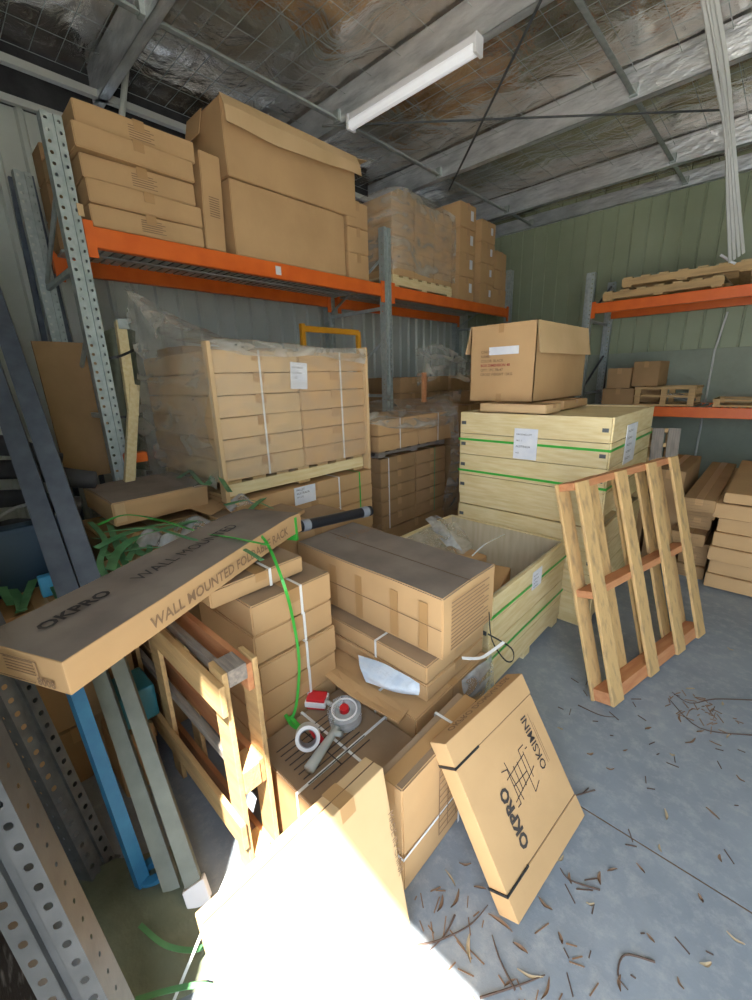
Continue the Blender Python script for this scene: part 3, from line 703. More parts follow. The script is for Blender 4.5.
o = sheet('plastic_bag', [[at(427,520,z=.66), at(436,516,z=.67), at(444,520,z=.66)], [at(434,532,z=.64), at(444,530,z=.66), at(452,536,z=.62)], [at(447,548,z=.56), at(452,548,z=.56), at(462,553,z=.52)]], M['bag'], amp=.02, seed=4)
tag(centred(o), 'clear crumpled plastic over the left rim of the open crate', 'plastic bag')
b = MB(); b.ribbon(smooth_path([at(472,556,z=.62), at(484,545,z=.68), at(497,538,z=.66), at(505,534,z=.56)]), .008, (0,-.5,1)); tag(centred(b.build('strapping_band', M['white_strap'])), 'white strap end curling out of the open crate', 'strap')

# big open carton on the crates
t = thing('cardboard_carton', 'large open carton with pale flap folded out, standing on the upper crate', 'cardboard box', (-1.42, 3.42, 1.445), (0,0,math.radians(-6)))
FX, FY, FH = .60, .62, .50
p0 = at(470,404,z=1.47)
lx, ly, lz = .50, .74, .45
t.location = (-1.66+.02, 3.56, 1.44)
b = MB(); th = .006
b.box((-lx/2, -ly/2, 0), (lx/2, ly/2, th)); b.box((-lx/2, -ly/2, 0), (lx/2, -ly/2+th, lz)); b.box((-lx/2, ly/2-th, 0), (lx/2, ly/2, lz)); b.box((-lx/2, -ly/2, 0), (-lx/2+th, ly/2, lz)); b.box((lx/2-th, -ly/2, 0), (lx/2, ly/2, lz))
b.build('carton_body', M['card'], t)
t.location = (-1.545, 3.48, 1.5); t.rotation_euler = (0, 0, 0)
for o in list(t.children): bpy.data.objects.remove(o)
lx, ly, lz = .51, 1.0, .545
b = MB(); th = .006
b.box((-lx/2, -ly/2, 0), (lx/2, ly/2, th)); b.box((-lx/2, -ly/2, 0), (lx/2, -ly/2+th, lz)); b.box((-lx/2, ly/2-th, 0), (lx/2, ly/2, lz)); b.box((-lx/2, -ly/2, 0), (-lx/2+th, ly/2, lz)); b.box((lx/2-th, -ly/2, 0), (lx/2, ly/2, lz))
b.build('carton_body', M['card'], t)
def flap(parent, org, along, L, outv, W, mt, wav=.01, skew=.03, n=10, th=.005):
    b = MB(); a = V(along); o = V(outv); nn = a.cross(o).normalized()
    for i in range(n+1):
        s = L*i/n
        for j in range(4):
            w = W*j/3; k = wav*math.sin(i*.9+j*.6)*j/3
            p = V(org)+a*(s + skew*(j/3)*(2*i/n-1))+o*w+nn*k
            b.v.append(tuple(p)); b.v.append(tuple(p+nn*th))
    for i in range(n):
        for j in range(3):
            q = i*8+j*2; b.f += [(q, q+8, q+10, q+2), (q+1, q+3, q+11, q+9)]; b.mi += [0, 0]
        for q in (i*8, i*8+6): b.f.append((q, q+1, q+9, q+8)); b.mi.append(0)
    for i in (0, n):
        for j in range(3): q = i*8+j*2; b.f.append((q, q+2, q+3, q+1)); b.mi.append(0)
    return b.build('flap', mt, parent)
flap(t, (lx/2+.002, -ly/2+.0, lz), (0,1,0), ly, V((.16,0,-.98)).normalized(), .215, M['card_light'], skew=.0, wav=.005)
flap(t, (-lx/2-.002, -ly/2, lz), (0,1,0), ly, V((-.22,0,-.97)).normalized(), .20, M['card_light'], skew=-.02)
MB().box((-.03, -ly/2-.002, lz-.06), (.01, -ly/2-.0005, lz+.001)).build('packing_tape', M['tape'], t)
MB().box((-.03, -ly/2-.002, .0), (.01, -ly/2-.0005, .06)).build('packing_tape', M['tape'], t)
MB().box((-.10, -ly/2-.0025, .335), (.13, -ly/2-.0005, .39)).build('paper_strip', M['paper'], t)
for i, (s, mm) in enumerate((('C/NO:', 'ink_brown'), ('NAME:', 'ink_brown'), ('COLOR: BLACK', 'ink_brown'), ('BOX DIMENSION 48', 'red_ink'), ('QTY: 1PC 78x47', 'ink_brown'), ('GROSS WEIGHT 13KG', 'ink_brown'))):
    text(t, s, (-.165, -ly/2-.001, .35-.032*i), (1,0,0), (0,0,1), .026, M[mm], bold=.0006)
carton('flat pale carton lying on the upper crate under the front of the open carton', -1.62, -1.12, 2.83, 3.06, 1.437, 1.496, None, mt='card_light', tape='x', rot=-.04)
carton('flat brown carton lying on the upper crate under the rear of the open carton', -1.74, -1.15, 3.2, 3.7, 1.437, 1.496, None, mt='card', tape='x')

# ------------------------------------------------------------ leaning pallet on the right
u = V((.2278, .9734, 0)).normalized(); w = V((-.2736, .0667, .9579)); w = (w-u*w.dot(u)).normalized(); n_ = u.cross(w)
q = Matrix((u, w, n_)).transposed()
Wp, Hp = 1.127, 1.178
pt_ = thing('pallet', 'mottled timber pallet leaning upright against the pine crates', 'pallet', V((-.3651, 2.0941, 0)), q.to_quaternion())
pt_.location = V((-.3651, 2.0941, 0)) - n_*0 + V((0, 0, .121*n_.z))
for v in (.0, .57, 1.137):
    MB().box((.01, v+.002, -.103), (Wp-.01, v+.040+(.03 if v == 0 else 0), -.018)).build('stringer', M['pal_red'], pt_, bevel=.003)
for k, uu in enumerate((.055, .40, .70, .955)):
    o = MB().box((-.052, 0, -.018), (.052, Hp, 0)).build('deck_board', M['pal_worn_up'], pt_, bevel=.004)
    o.location = (uu*Wp, 0, 0); o.rotation_euler = (0, 0, random.uniform(-.006, .006))
for uu in (.045, .28, .52, .76, .955):
    o = MB().box((-.05, 0, -.018), (.05, Hp, 0)).build('back_board', M['pal_worn_up'], pt_, bevel=.004)
    o.location = (uu*Wp, 0, -.103)

# ------------------------------------------------------------ right-hand floor stacks
for k in range(6):
    c = carton('long flat carton, %s of six in the right floor stack' % lvl(k,6), -.215+[0,.01,-.01,.0,.01,-.03][k], .42, 4.0+[0,.02,-.01,.01,.03,0][k], 5.6, .02+k*.115, .02+k*.115+.111, 'cartons of the right floor stack', tape='y', straps=[('y', .22, 'white_strap')] if k % 2 else [], mt='card', n=4)
c = carton('long carton lying on top of the right floor stack', -.20, .35, 4.02, 5.6, .715, .79, None, mt='card', tape='y', n=4)
for k in range(7):
    c = carton('small end of the uneven stack by the leaning pallet, carton %s' % lvl(k,7), -.46+[0,.03,.0,-.03,.02,.0,.02][k], -.235+[0,.0,.0,-.03,-.02,.0,-.0][k], 4.15+[0,.04,.0,-.1,.05,.0,-.2][k], 5.7, k*.105, k*.105+.10, 'cartons of the uneven stack', tape='y', n=3, mt='card_dark')
    strips(c, (-.08, -(5.7-(4.15+[0,.04,.0,-.1,.05,.0,-.2][k]))/2-.004, .02), (1,0,0), (0,0,1), [(0,0,.15,.002),(0,.05,.15,.052),(0,.025,.1,.027)], M['ink_brown'])
for i in range(2):
    carton('dark carton standing behind the leaning pallet, %s one' % ['left','right'][i], -.98+i*.26, -.75+i*.26, 4.3, 5.2, 0, .80+.06*i, 'dark cartons behind the leaning pallet', mt='card_dark', tape='y', n=3)
t = pallet('pallet', 'broken pallet end standing beyond the upper crate', .4, .3, (-.72, 4.6, 1.0), (math.radians(80), 0, .3), slats=4, mats=('pal_grey','pal','pal'))
t.location = (-.86, 4.62, 1.02)

# goods on the back wall rack
pallet('pallet', 'upper of two timber pallets lying on the top beams at the back wall', 1.16, 1.0, (-1.05, 6.45, 2.62), (0, 0, .06), mats=('pal_worn','pal','pal'), H=.11)
pallet('pallet', 'lower timber pallet resting directly on the top beams at the back wall', 1.16, 1.0, (-1.22, 6.47, 2.505), (0, 0, -.02), mats=('pal_worn','pal','pal'), H=.11)
def slat_crate(label, x0, x1, y0, y1, z0, z1, mt='pal'):
    t = thing('slatted_crate', label, 'crate', ((x0+x1)/2, (y0+y1)/2, z0)); lx, ly, h = x1-x0, y1-y0, z1-z0
    for sx in (-1, 0, 1):
        for sy in (-1, 1): MB().box((sx*(lx/2-.03)-.03, sy*(ly/2-.02)-.02, 0), (sx*(lx/2-.03)+.03, sy*(ly/2-.02)+.02, h)).build('post', M[mt], t, bevel=.003)
    for z in ((0, .02), (h*.45, h*.45+.025), (h-.03, h)) if h > .15 else ((0, .02), (h-.025, h)):
        for sy in (-1, 1): MB().box((-lx/2, sy*ly/2-.008, z[0]), (lx/2, sy*ly/2+.008, z[1])).build('slat', M[mt], t, bevel=.002)
        for sx in (-1, 1): MB().box((sx*lx/2-.008, -ly/2, z[0]), (sx*lx/2+.008, ly/2, z[1])).build('slat', M[mt], t, bevel=.002)
    MB().box((-lx/2, -ly/2, .0), (lx/2, ly/2, .014)).build('base', M[mt], t)
    return t
slat_crate('open slatted timber crate on the lower shelf at the back wall', -1.34, -.74, 6.05, 6.6, 1.28, 1.50)
slat_crate('low slatted timber frame at the right end of the lower shelf', -.56, .3, 6.05, 6.6, 1.28, 1.365, 'pal')
o = sheet('plastic_bag', [[(-1.15,6.12,1.33), (-1.0,6.1,1.38), (-.75,6.12,1.33)], [(-1.15,6.3,1.38), (-1.0,6.3,1.42), (-.75,6.3,1.36)], [(-1.1,6.5,1.32), (-1.0,6.5,1.36), (-.8,6.5,1.32)]], M['bag'], amp=.02, seed=31)
tag(centred(o), 'crumpled clear plastic inside the slatted crate', 'plastic bag')
for (x0, x1, y, z0, h, r, nm) in ((-1.72, -1.36, 6.1, 1.28, .20, 0, 'front left'), (-1.70, -1.44, 6.12, 1.485, .24, .1, 'upper left'), (-1.41, -1.12, 6.2, 1.505, .29, -.15, 'upper right'), (-1.34, -1.30+.0, 6.5, 1.28, .2, 0, None)):
    if nm: carton('brown carton on the lower back shelf, %s of the heap' % nm, x0, x1, y, y+.3, z0, z0+h, 'heaped cartons on the lower back shelf', mt='card_dark', tape='y', rot=r, n=4)
carton('long carton behind the heap on the lower back shelf', -1.75, -1.15, 6.45-.0, 6.8, 1.28, 1.48, 'heaped cartons on the lower back shelf', mt='card_dark', tape='x', n=4)
# white conduit on the back wall, cable bundle hanging from the roof
b = MB(); b.tube([(-.67, 6.94, 2.34), (-.725, 6.925, 1.90), (-.725, 6.925, .05)], .012, 8)
tag(centred(b.build('conduit', M['tubewhite'])), 'thin white conduit running down the back wall', 'conduit')
b0, b1, b2 = at(703,-14,z=4.0), at(727,135,y=4.9), at(732,262,y=5.7)
t = thing('hanging_straps', 'bundle of pale straps hanging from the roof at the right', 'straps', b2)
for i in range(4):
    o1 = V((.03*(i-1.5)+.03, .0, 0)); o0 = V((.02*(i-1.5)+.02, 0, 0)); 
    pts = smooth_path([b0-b2+o0, (b0+b1)/2-b2+o0*1.2+V((.01*math.sin(i*2), 0, .0)), b1-b2+o0*.7, (b1+b2)/2-b2+o1*.8, o1*1.0+V((0,0,.02*i))], 6)
    b = MB(); b.ribbon(pts, .026, (.5, -1, 0), th=.005); b.build('strap', M['tubewhite'], t)
b = MB(); b.tube([V((-.10,0,.08)), V((0,0,.0)), V((.03,0,-.02))], .012, 6); b.build('hook', M['white_plastic'], t)

# ------------------------------------------------------------ central heap
LG = 'flat cartons of the green-strapped stack'
for k in range(7):
    carton('flat carton in the green-strapped centre stack, %s' % lvl(k,7), -1.76+[0,.01,0,-.01,.01,0,0][k], -1.29+[0,.004,-.006,.0,.006,-.004,.0][k], .665, 1.05+[0,.004,-.004,.0,.003,0,0][k], k*.13, k*.13+.126, LG, tape='x', tapew=.055,
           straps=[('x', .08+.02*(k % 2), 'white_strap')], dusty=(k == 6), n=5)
carton('short carton lying across the top of the green-strapped stack', -1.75, -1.37, .56, .97, .914, .985, None, tape='x', straps=[('x', .1, 'white_strap')], dusty=True, mt='card')
gs = [at(255,530,z=1.10), at(268,545,z=1.09), at(284,585,z=1.0), at(293,620,x=-1.27), at(299,660,x=-1.265), at(297,700,x=-1.26), at(291,722,z=.345)]
b = MB(); b.ribbon(smooth_path(gs, 8), .011, (1, -.6, .2), th=.001)
b.ribbon(smooth_path([at(284,712,z=.36), at(292,725,z=.345), at(300,728,z=.345), at(290,716,z=.36)], 5), .015, (0,0,1), th=.001)
tag(centred(b.build('green_strap', M['green_strap'])), 'bright green plastic strap hanging down the centre carton stack', 'strap')

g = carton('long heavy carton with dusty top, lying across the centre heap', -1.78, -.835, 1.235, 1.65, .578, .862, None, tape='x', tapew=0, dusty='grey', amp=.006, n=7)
strips(g, (.4725+.009, -.16, .03), (0,1,0), (0,0,1), [(0, .018*j, .30-.04*(j % 3 == 2), .018*j+.004) for j in range(13)], M['ink_brown'])
strips(g, (-.4725, -.2075-.007, .283*.5), (1,0,0), (0,0,1), [(0, 0, .945, .0025)], M['seam'])
for x in (-.2, -.02, .2, .36): strips(g, (x, -.2075-.0065, .02), (1,0,0), (0,0,1), [(0, 0, .045, .22)], M['tape'])
text(g, 'FLAT BENCH', (-.30, -.05, .285), (.1,1,0), (-1,.1,0), .07, M['ink_brown'], sx=.8) 
nb = carton('upper flat carton with a white strap under the heavy long carton', -1.66, -.86, 1.165, 1.62, .49, .574, None, tape='x', straps=[('y', .15, 'white_strap')], mt='card', dusty=True)
carton('middle flat carton of the pile under the heavy long carton', -1.66, -.858, 1.16, 1.62, .408, .487, None, tape='x', mt='card')
nc = carton('torn lower carton of the pile, its flap open with blue film', -1.70, -.835, 1.06, 1.62, 0, .405, None, tape='x', straps=[('y', .25, 'white_strap')], mt='card')
flap(nc, (-.42, -.26, .412), (1,0,0), .80, V((0,-.9,.12)).normalized(), .10, M['card'], wav=.012)
o = sheet('plastic_film', [[at(358,655,z=.485), at(380,662,z=.49), at(405,675,z=.49), at(420,684,z=.485)], [at(360,668,z=.47), at(380,682,z=.46), at(404,690,z=.455), at(420,692,z=.46)], [at(366,682,z=.43), at(384,689,z=.43), at(402,694,z=.43), at(419,696,z=.44)]], M['bluefilm'], amp=.006, seed=41)
tag(centred(o), 'pale blue plastic film bulging out between two flat cartons', 'plastic film')
o = sheet('plastic_film', [[at(462,680,x=-.82), at(478,665,x=-.82), at(492,655,x=-.83)], [at(464,692,x=-.80), at(480,685,x=-.79), at(494,672,x=-.80)], [at(470,700,x=-.82), at(484,697,x=-.80), at(495,690,x=-.82)]], M['bag'], amp=.012, seed=43)
tag(centred(o), 'crumpled clear film tucked beside the pile next to the open crate', 'plastic film')
b = MB(); b.ribbon(smooth_path([at(462,658,x=-.80), at(480,658,z=.55), at(492,651,z=.56), at(504,642,z=.58)]), .014, (0,-.3,1), th=.001)
tag(centred(b.build('strapping_band', M['white_strap'])), 'curved white strap end sticking out beside the heavy carton', 'strap')
b = MB(); b.ribbon(smooth_path([at(489,612,x=-.82), at(492,640,x=-.80), at(505,660,z=.42), at(513,660,z=.42), at(511,648,z=.50), at(488,634,z=.60)]), .007, (1,0,.3), th=.001)
tag(centred(b.build('strapping_band', M['black_strap'])), 'thin black strap looping down beside the heavy carton', 'strap')
mC = carton('wide low carton with printed lines, holding the tape and tape gun', -1.27, -.80, .60, 1.045, 0, .33, None, mt='card_dark', tape=None, straps=[('x', .02, 'white_strap'), ('y', .1, 'white_strap')], dusty=True, amp=.004)
strips(mC, (-.06, -.20, .333), (0,1,0), (-1,0,0), [(.02, -.14+.028*j, .30, -.14+.028*j+.004) for j in range(9)], M['ink'], off=.0022)
strips(mC, (-.06, -.20, .333), (1,0,0), (0,1,0), [(-.10, .15, .14, .154)], M['ink'], off=.0024)
oC = carton('narrow upright carton with white straps behind the leaning flat box', -.765, -.66, .77, 1.255, 0, .452, None, tape='y', straps=[('z', .36, 'white_strap'), ('x', .18, 'white_strap')], mt='card', dusty=True)
strips(oC, (.0525+.006, -.05, .07), (0,1,0), (0,0,1), [(0, .03*j, .17, .03*j+.003) for j in range(11)]+[(.055*j, 0, .055*j+.003, .30) for j in range(4)], M['ink_brown'])

# leaning flat box with printing
uu = V((.0736, .9968, 0)).normalized(); ww = V((-.526, .04, .848)); ww = (ww - uu*ww.dot(uu)).normalized(); nn = uu.cross(ww)
W_, H_, T_ = .493, .57, .075
BL = V((-.324, .928, T_*nn.z))
q = Matrix((uu, ww, nn)).transposed()
pb = thing('flat_box', 'flat cardboard box with black printing, leaning on the narrow carton', 'cardboard box', BL, q.to_quaternion())
s1, s2 = .085, .485
for (a, c, nm, e) in ((0, s1-.003, 'lower_cap', .002), (s1, s2, 'carton_body', 0), (s2+.003, H_, 'upper_cap', .002)):
    MB().box((-e, a, -T_-e), (W_+e, c, e)).build(nm, M['card'], pb, bevel=.003)
b = MB(); 
for s in (s1-.0015, s2+.0015): b.box((.001, s-.004, -T_+.001), (W_-.001, s+.004, -.0012))
b.build('gap', M['seam'], pb)
for s in (s1-.0015, s2+.0015):
    b = MB(); b.box((-.004, s-.005, -T_-.003), (-.002, s+.005, .0036)); b.box((-.004, s-.004, .0022), (.13, s+.004, .0036)); b.build('black_strap', M['black_strap'], pb)
X_, Y_ = (0,1,0), (-1,0,0)
text(pb, 'OKPRO', (.172, .125, 0), X_, Y_, .058, M['ink'], bold=.0025, sx=1.0)
text(pb, 'OKSIMINI', (.41, .245, 0), X_, Y_, .050, M['ink'], bold=.0005, sx=.95)
b = MB(); b.box((.425, .25, .0012), (.427, .44, .002)); b.box((.435, .25, .0012), (.4365, .40, .002)); b.build('printing', M['ink_brown'], pb)
def line(b, p, q, w=.0035):
    p = V((p[0]+.01, p[1]*.85-.02, .0016)); q = V((q[0]+.01, q[1]*.85-.02, .0016)); d = (q-p).normalized(); e = V((-d.y, d.x, 0))*w/2
    b.quad(tuple(p-e), tuple(q-e), tuple(q+e), tuple(p+e))
b = MB()
for s in (((.20,.30),(.20,.44)),((.29,.28),(.29,.46)),((.18,.32),(.31,.35)),((.18,.41),(.31,.43)),((.20,.37),(.29,.37)),((.235,.33),(.235,.43)),((.26,.33),(.26,.43)),((.18,.30),(.20,.30)),((.29,.46),(.325,.46)),((.31,.35),(.335,.36)),((.31,.33),(.31,.44)),((.17,.45),(.20,.44)),((.33,.30),(.29,.28)),((.22,.30),(.20,.47)),((.325,.44),(.34,.44))): line(b, *s)
b.build('printed_drawing', M['ink'], pb)
text(pb, 'OKPRO DOMINATOR', (.07, H_+.003, -.060), (1,0,0), (0,0,1), .040, M['ink_brown'], bold=.0008)

# foreground carton standing in the sun
w2 = V((-.105, 0, .60)).normalized(); u2 = V((0,1,0)); n2 = u2.cross(w2)
q = Matrix((u2, w2, n2)).transposed()
qb = thing('cardboard_carton', 'sunlit flat carton standing in the foreground, bleached white by sunlight', 'cardboard box', (-.563, .165, 0), q.to_quaternion())
MB().box((0, 0, -.075), (.53, .615, 0)).build('carton_body', M['card_light'], qb, bevel=.004)
b = MB(); b.box((.002, .6155, -.039), (.528, .6165, -.036)); b.build('flap_seam', M['seam'], qb)
MB().box((.36, .57, -.077), (.41, .6165, .001)).build('packing_tape', M['tape'], qb)
text(qb, 'MADE IN CHINA', (.515, .47, .0012), (0,-1,0), (1,0,0), .030, M['ink_brown'])

# long box laid over the heap
hA = V((-1.42, .02, 0)); hd = V((-1.47,.90,0)) - V((-1.105,.095,0)); hL = 1.36; hd.normalize()
hp = V((-hd.y, hd.x, 0))  # to the left of the run
ang = math.atan2(hd.y, hd.x)
org = V((-1.105, .095, 1.0))
hb = thing('long_carton', 'long flat box with dusty top and black lettering laid over the heap', 'cardboard box', org, (math.radians(0), math.radians(-1.0), ang))
HL, HW, HT = 1.13, .315, .092
b = MB(); nS = 12
for i in range(nS+1):
    s = HL*i/nS; sag = 0 if s < .95 else -.10*((s-.95)/.35)**1.6*.4
    dx = 0 if s < .9 else .0
    for (yy, zz) in ((0,0), (HW,0), (HW,HT), (0,HT)): b.v.append((s, yy+dx+noise.noise(V((s*5,yy*3,zz)))*.003, zz+sag+noise.noise(V((s*4,yy*9,1)))*.003))
for i in range(nS):
    a = i*4
    for k in range(4):
        b.f.append((a+k, a+(k+1)%4, a+4+(k+1)%4, a+4+k)); b.mi.append(1 if k == 2 else 0)
b.f += [(0,3,2,1), (nS*4, nS*4+1, nS*4+2, nS*4+3)]; b.mi += [0, 0]
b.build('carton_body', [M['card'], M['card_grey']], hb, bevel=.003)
text(hb, 'OKPRO', (.075, .17, HT+.003), (1,0,0), (0,1,0), .060, M['ink'], bold=.002, sx=1.0)
text(hb, 'WALL MOUNTED', (.36, .15, HT+.003), (1,0,0), (0,1,0), .070, M['ink'], bold=0, sx=.92)
text(hb, 'WALL MOUNTED FOLDABLE RACK', (.24, -.002, .022), (1,0,0), (0,0,1), .052, M['ink_brown'], bold=.0008, sx=.92)
text(hb, '8008', (-.0025, .10, .012), (0,-1,0), (0,0,1), .030, M['ink_brown'], bold=.001)
strips(hb, (-.003, .25, .012), (0,-1,0), (0,0,1), [(0,.0,.002,.065),(.0,.064,.16,.066),(.16,0,.162,.065),(.0,.0,.14,.002)]+[(.045,.024+.009*j,.15,.026+.009*j) for j in range(5)], M['ink_brown'])
MB().box((HL-.06, -.004, -.04), (HL-.045, HW+.004, HT-.02)).build('strap', M['green_strap'], hb)

# standing timber pallet frame (left foreground)
kx0, kx1, ky = -1.08, -2.10, .42
kp = thing('pallet', 'timber pallet standing on edge under the long lettered box, partly in sun', 'pallet', ((kx0+kx1)/2, ky, 0), (0,0,0))
KW = (kx0-kx1)/2
for j, x in enumerate((KW-.045, -.12, -KW+.045)):
    MB().box((x-.045, .02, 0), (x+.045, .038, .86)).build('upright_board', M['pal'], kp, bevel=.003)
    MB().box((x-.045, .122, 0), (x+.045, .14, .86)).build('upright_board', M['pal'], kp, bevel=.003)
for i, z in enumerate((.03, .42, .80)):
    MB().box((-KW+.002, .10, z-.05), (KW-.002, .121, z+.05)).build('stringer', M['pal_red'], kp, bevel=.003)
    MB().box((-KW+.002, .039, z+.0), (KW-.002, .062, z+.04)).build('stringer', M['pal_grey'], kp, bevel=.003)
for i, z in enumerate((.17, .72)):
    MB().box((-KW, 0, z), (KW+.012, .0195, z+.11)).build('front_board', M['pal'], kp, bevel=.003)
MB().box((KW-.085, .0385, .805), (KW+.004, .0995, .862)).build('end_block', M['pal_grey'], kp, bevel=.003)
MB().box((KW-.085, .0385, .0), (KW+.004, .0995, .10)).build('end_block', M['pal'], kp, bevel=.003)
MB().box((KW-.085, .0385, .38), (KW+.004, .0995, .47)).build('end_block', M['pal'], kp, bevel=.003)

# black wrapped roll, tape and tape gun
p0, p1 = at(279,531,z=.965), at(369,511,z=.93); d = (p1-p0)
t = thing('wrapped_roll', 'black plastic wrapped roll with grey ends lying on the cartons', 'roll', p0)
L_ = d.length; dn_ = d.normalized()
b = MB(); b.tube([V((0,0,0)), dn_*.01, dn_*.06, dn_*(L_*.5), dn_*(L_-.06), d], [.018, .030, .032, .029, .030, .026], 14); b.build('roll_body', M['black'], t, smooth=True)
for s in (.22, .90):
    b = MB(); b.tube([dn_*(L_*s), dn_*(L_*s+.045)], .0325, 14); b.build('band', M['grey_plastic'], t)
b = MB(); b.tube([d, d+dn_*.012], .030, 14); b.build('end_cap', M['black'], t)

def ring(b, c, ax, r0, r1, w, n=28, mi=0, mi_in=0):
    ax = V(ax).normalized(); u = ax.orthogonal().normalized(); v = ax.cross(u); o = len(b.v)
    for k in range(n):
        a = 2*math.pi*k/n; d = u*math.cos(a)+v*math.sin(a)
        for (r, s) in ((r0,-w/2),(r1,-w/2),(r1,w/2),(r0,w/2)): b.v.append(tuple(V(c)+d*r+ax*s))
    for k in range(n):
        for j in range(4):
            a = o+k*4+j; a2 = o+k*4+(j+1)%4; c2 = o+((k+1)%n)*4+(j+1)%4; c1 = o+((k+1)%n)*4+j
            b.f.append((a, a2, c2, c1)); b.mi.append(mi_in if j == 3 else mi)
    return b
tz = .337
p = at(308,740,z=tz+.03)
t = thing('tape_roll', 'roll of white tape standing on its rim beside the tape gun', 'tape roll', (p.x, p.y, tz))
ax = V((.75,-.55,.45)).normalized()
ring(MB(), (0,0,.046), ax, .034, .047, .046).build('tape', M['white_plastic'], t, bevel=.001)
ring(MB(), (0,0,.046), ax, .031, .034, .047).build('core', M['grey_plastic'], t)
pA = at(345,716,z=tz+.02)
t = thing('tape_gun', 'grey hand tape dispenser with red parts lying on the low carton', 'tape dispenser', (pA.x, pA.y, tz)); t.scale = (1.35, 1.35, 1.15)
ring(MB(), (0,0,.028), (.1,-.15,1), .018, .052, .046).build('tape', M['bag'], t)
ring(MB(), (0,0,.030), (.1,-.15,1), .036, .040, .050).build('core', M['white_plastic'], t)
b = MB(); b.tube([(0,0,.03), (.002,-.003,.060)], .014, 12); b.build('hub', M['red'], t)
hd_ = (at(312,765,z=tz+.02)-pA); hd_.z = 0; hn = hd_.normalized(); hs = V((-hn.y, hn.x, 0))
b = MB(); b.tube([hn*.045+V((0,0,.02)), hn*.09+V((0,0,.018)), hn*.16+V((0,0,.018)), hn*.20+V((0,0,.018))], [.013,.012,.015,.016], 10); b.build('handle', M['tape_grey'], t, smooth=True)
b = MB(); b.tube([hn*.03-hs*.02+V((0,0,.02)), hn*.07+hs*.0+V((0,0,.02)), hn*.075+hs*.03+V((0,0,.03))], .009, 8); b.build('frame', M['tape_grey'], t, smooth=True)
c1_ = at(324,703,z=tz+.03)-V((pA.x,pA.y,tz)); c1_.z = 0; 
b = MB(); mx = Matrix.Translation(c1_) @ Matrix.Rotation(.6, 4, 'Z'); b.box((-.03,-.022,.0), (.03,.022,.045), mx); b.build('blade_guard', M['red'], t, bevel=.004)
b = MB(); b.box((-.034,-.026,.012), (.034,.026,.034), mx); b.build('guard_frame', M['white_plastic'], t, bevel=.003)
c2_ = at(325,728,z=tz+.02)-V((pA.x,pA.y,tz)); c2_.z = 0
b = MB(); b.tube([c2_+V((-.03,.0,.02)), c2_+V((.03,-.015,.02))], .012, 8); b.build('brake_knob', M['red'], t)
b = MB(); b.tube([c1_+V((0,.01,.03)), V((0,0,.03))], .008, 8); b.build('arm', M['tape_grey'], t)

# ------------------------------------------------------------ leaning steel members on the left
def leaning_post(label, p0, p1, length, face, mt, kind='perf', w=.095, d=.07, group=None, name='rack_upright'):
    p0 = V(p0); dr = (V(p1)-p0).normalized(); t = thing(name, label, 'steel post', p0, orient(dr, face), group)
    if kind == 'perf':
        post_mesh(length, w, d).build('section', M[mt], t)
        MB().box((-d-.01, -w/2-.01, 0), (.01, w/2+.01, .006)).build('foot_plate', M[mt], t)
    else:
        b = MB(); b.box((-.003, -w/2, 0), (0, w/2, length)); b.box((-d, -w/2, 0), (-.003, -w/2+.003, length)); b.box((-d, w/2-.003, 0), (-.003, w/2, length))
        b.box((-d, -w/2, 0), (-d+.003, -w/2+.015, length)); b.box((-d, w/2-.015, 0), (-d+.003, w/2, length)); b.build('section', M[mt], t)
    return t
leaning_post('grey punched steel upright leaning nearest the camera at lower left', (-.765, -.015, .0), (-1.0, -.10, .98), 2.3, (.92,-.38,0), 'grey_steel', w=.10, d=.08)
leaning_post('darker punched steel upright behind the nearest one at lower left', (-1.50, .09, 0), (-1.62, .015, .79), 2.0, (.8,.5,0), 'galv_dark', w=.095, d=.07)
leaning_post('blue painted steel post leaning behind the long lettered box', (-1.30, .17, 0), (-1.51, .145, .78), 1.0, (1,.3,0), 'blue', 'chan', w=.04, d=.03, name='steel_post')
B0, T0 = V((-1.107,.241,0)), at(-22,290,x=-3.0)
dd = (T0-B0).normalized()
pa = leaning_post('grey-green steel channel with pale foot cap, right of the leaning pair', B0+V((.0,.03,0)), T0+V((0,.05,0)), 1.15, (.6,-.3,.6), 'green_steel', 'chan', w=.05, d=.04, name='steel_channel')
pb2 = leaning_post('grey-green steel channel, left of the leaning pair', B0+V((-.08,-.02,0)), T0+V((-.08,-.03,0)), 1.15, (.6,-.3,.6), 'green_steel', 'chan', w=.05, d=.04, name='steel_channel')
MB().box((-.05,-.035,.03), (.012,.035,.10)).build('foot_cap', M['white_plastic'], pa, bevel=.004)
for i, (o_, lab) in enumerate(((V((.0,.04,0)), 'slate blue steel channel leaning to the left wall, right one'), (V((-.045,-.035,.0)), 'slate blue steel channel leaning to the left wall, left one'))):
    s = B0 + dd*1.2 + o_; s2_ = T0 + o_*1.3
    leaning_post(lab, s, s2_, 2.6, (.6,-.2,.7), 'blue_steel', 'chan', w=.075, d=.06, name='steel_channel')
for i, (px, top) in enumerate(((12,180),(26,190),(31,178))):
    p1 = at(px, top, x=-4.12); p0 = at(px+32, 335, x=-4.1)
    s = p0 + (p0-p1).normalized()*2.1
    t = leaning_post('thin dark steel bar against the left wall, %s of three' % ['leftmost','middle','rightmost'][i], (s.x, s.y+.05*i, max(s.z,0)), p1, (p1-s).length, (1,0,0), 'blue_steel', 'chan', w=.035, d=.03, name='steel_bar', group='dark bars by the left wall')
b = MB(); b.ribbon([at(235,858,z=.35), at(205,925,z=.18), at(172,1005,z=.0)], .008, (1,-1,1), th=.003)
tag(centred(b.build('thin_rod', M['tubewhite'])), 'thin white rod leaning in front of the sunlit carton', 'rod')
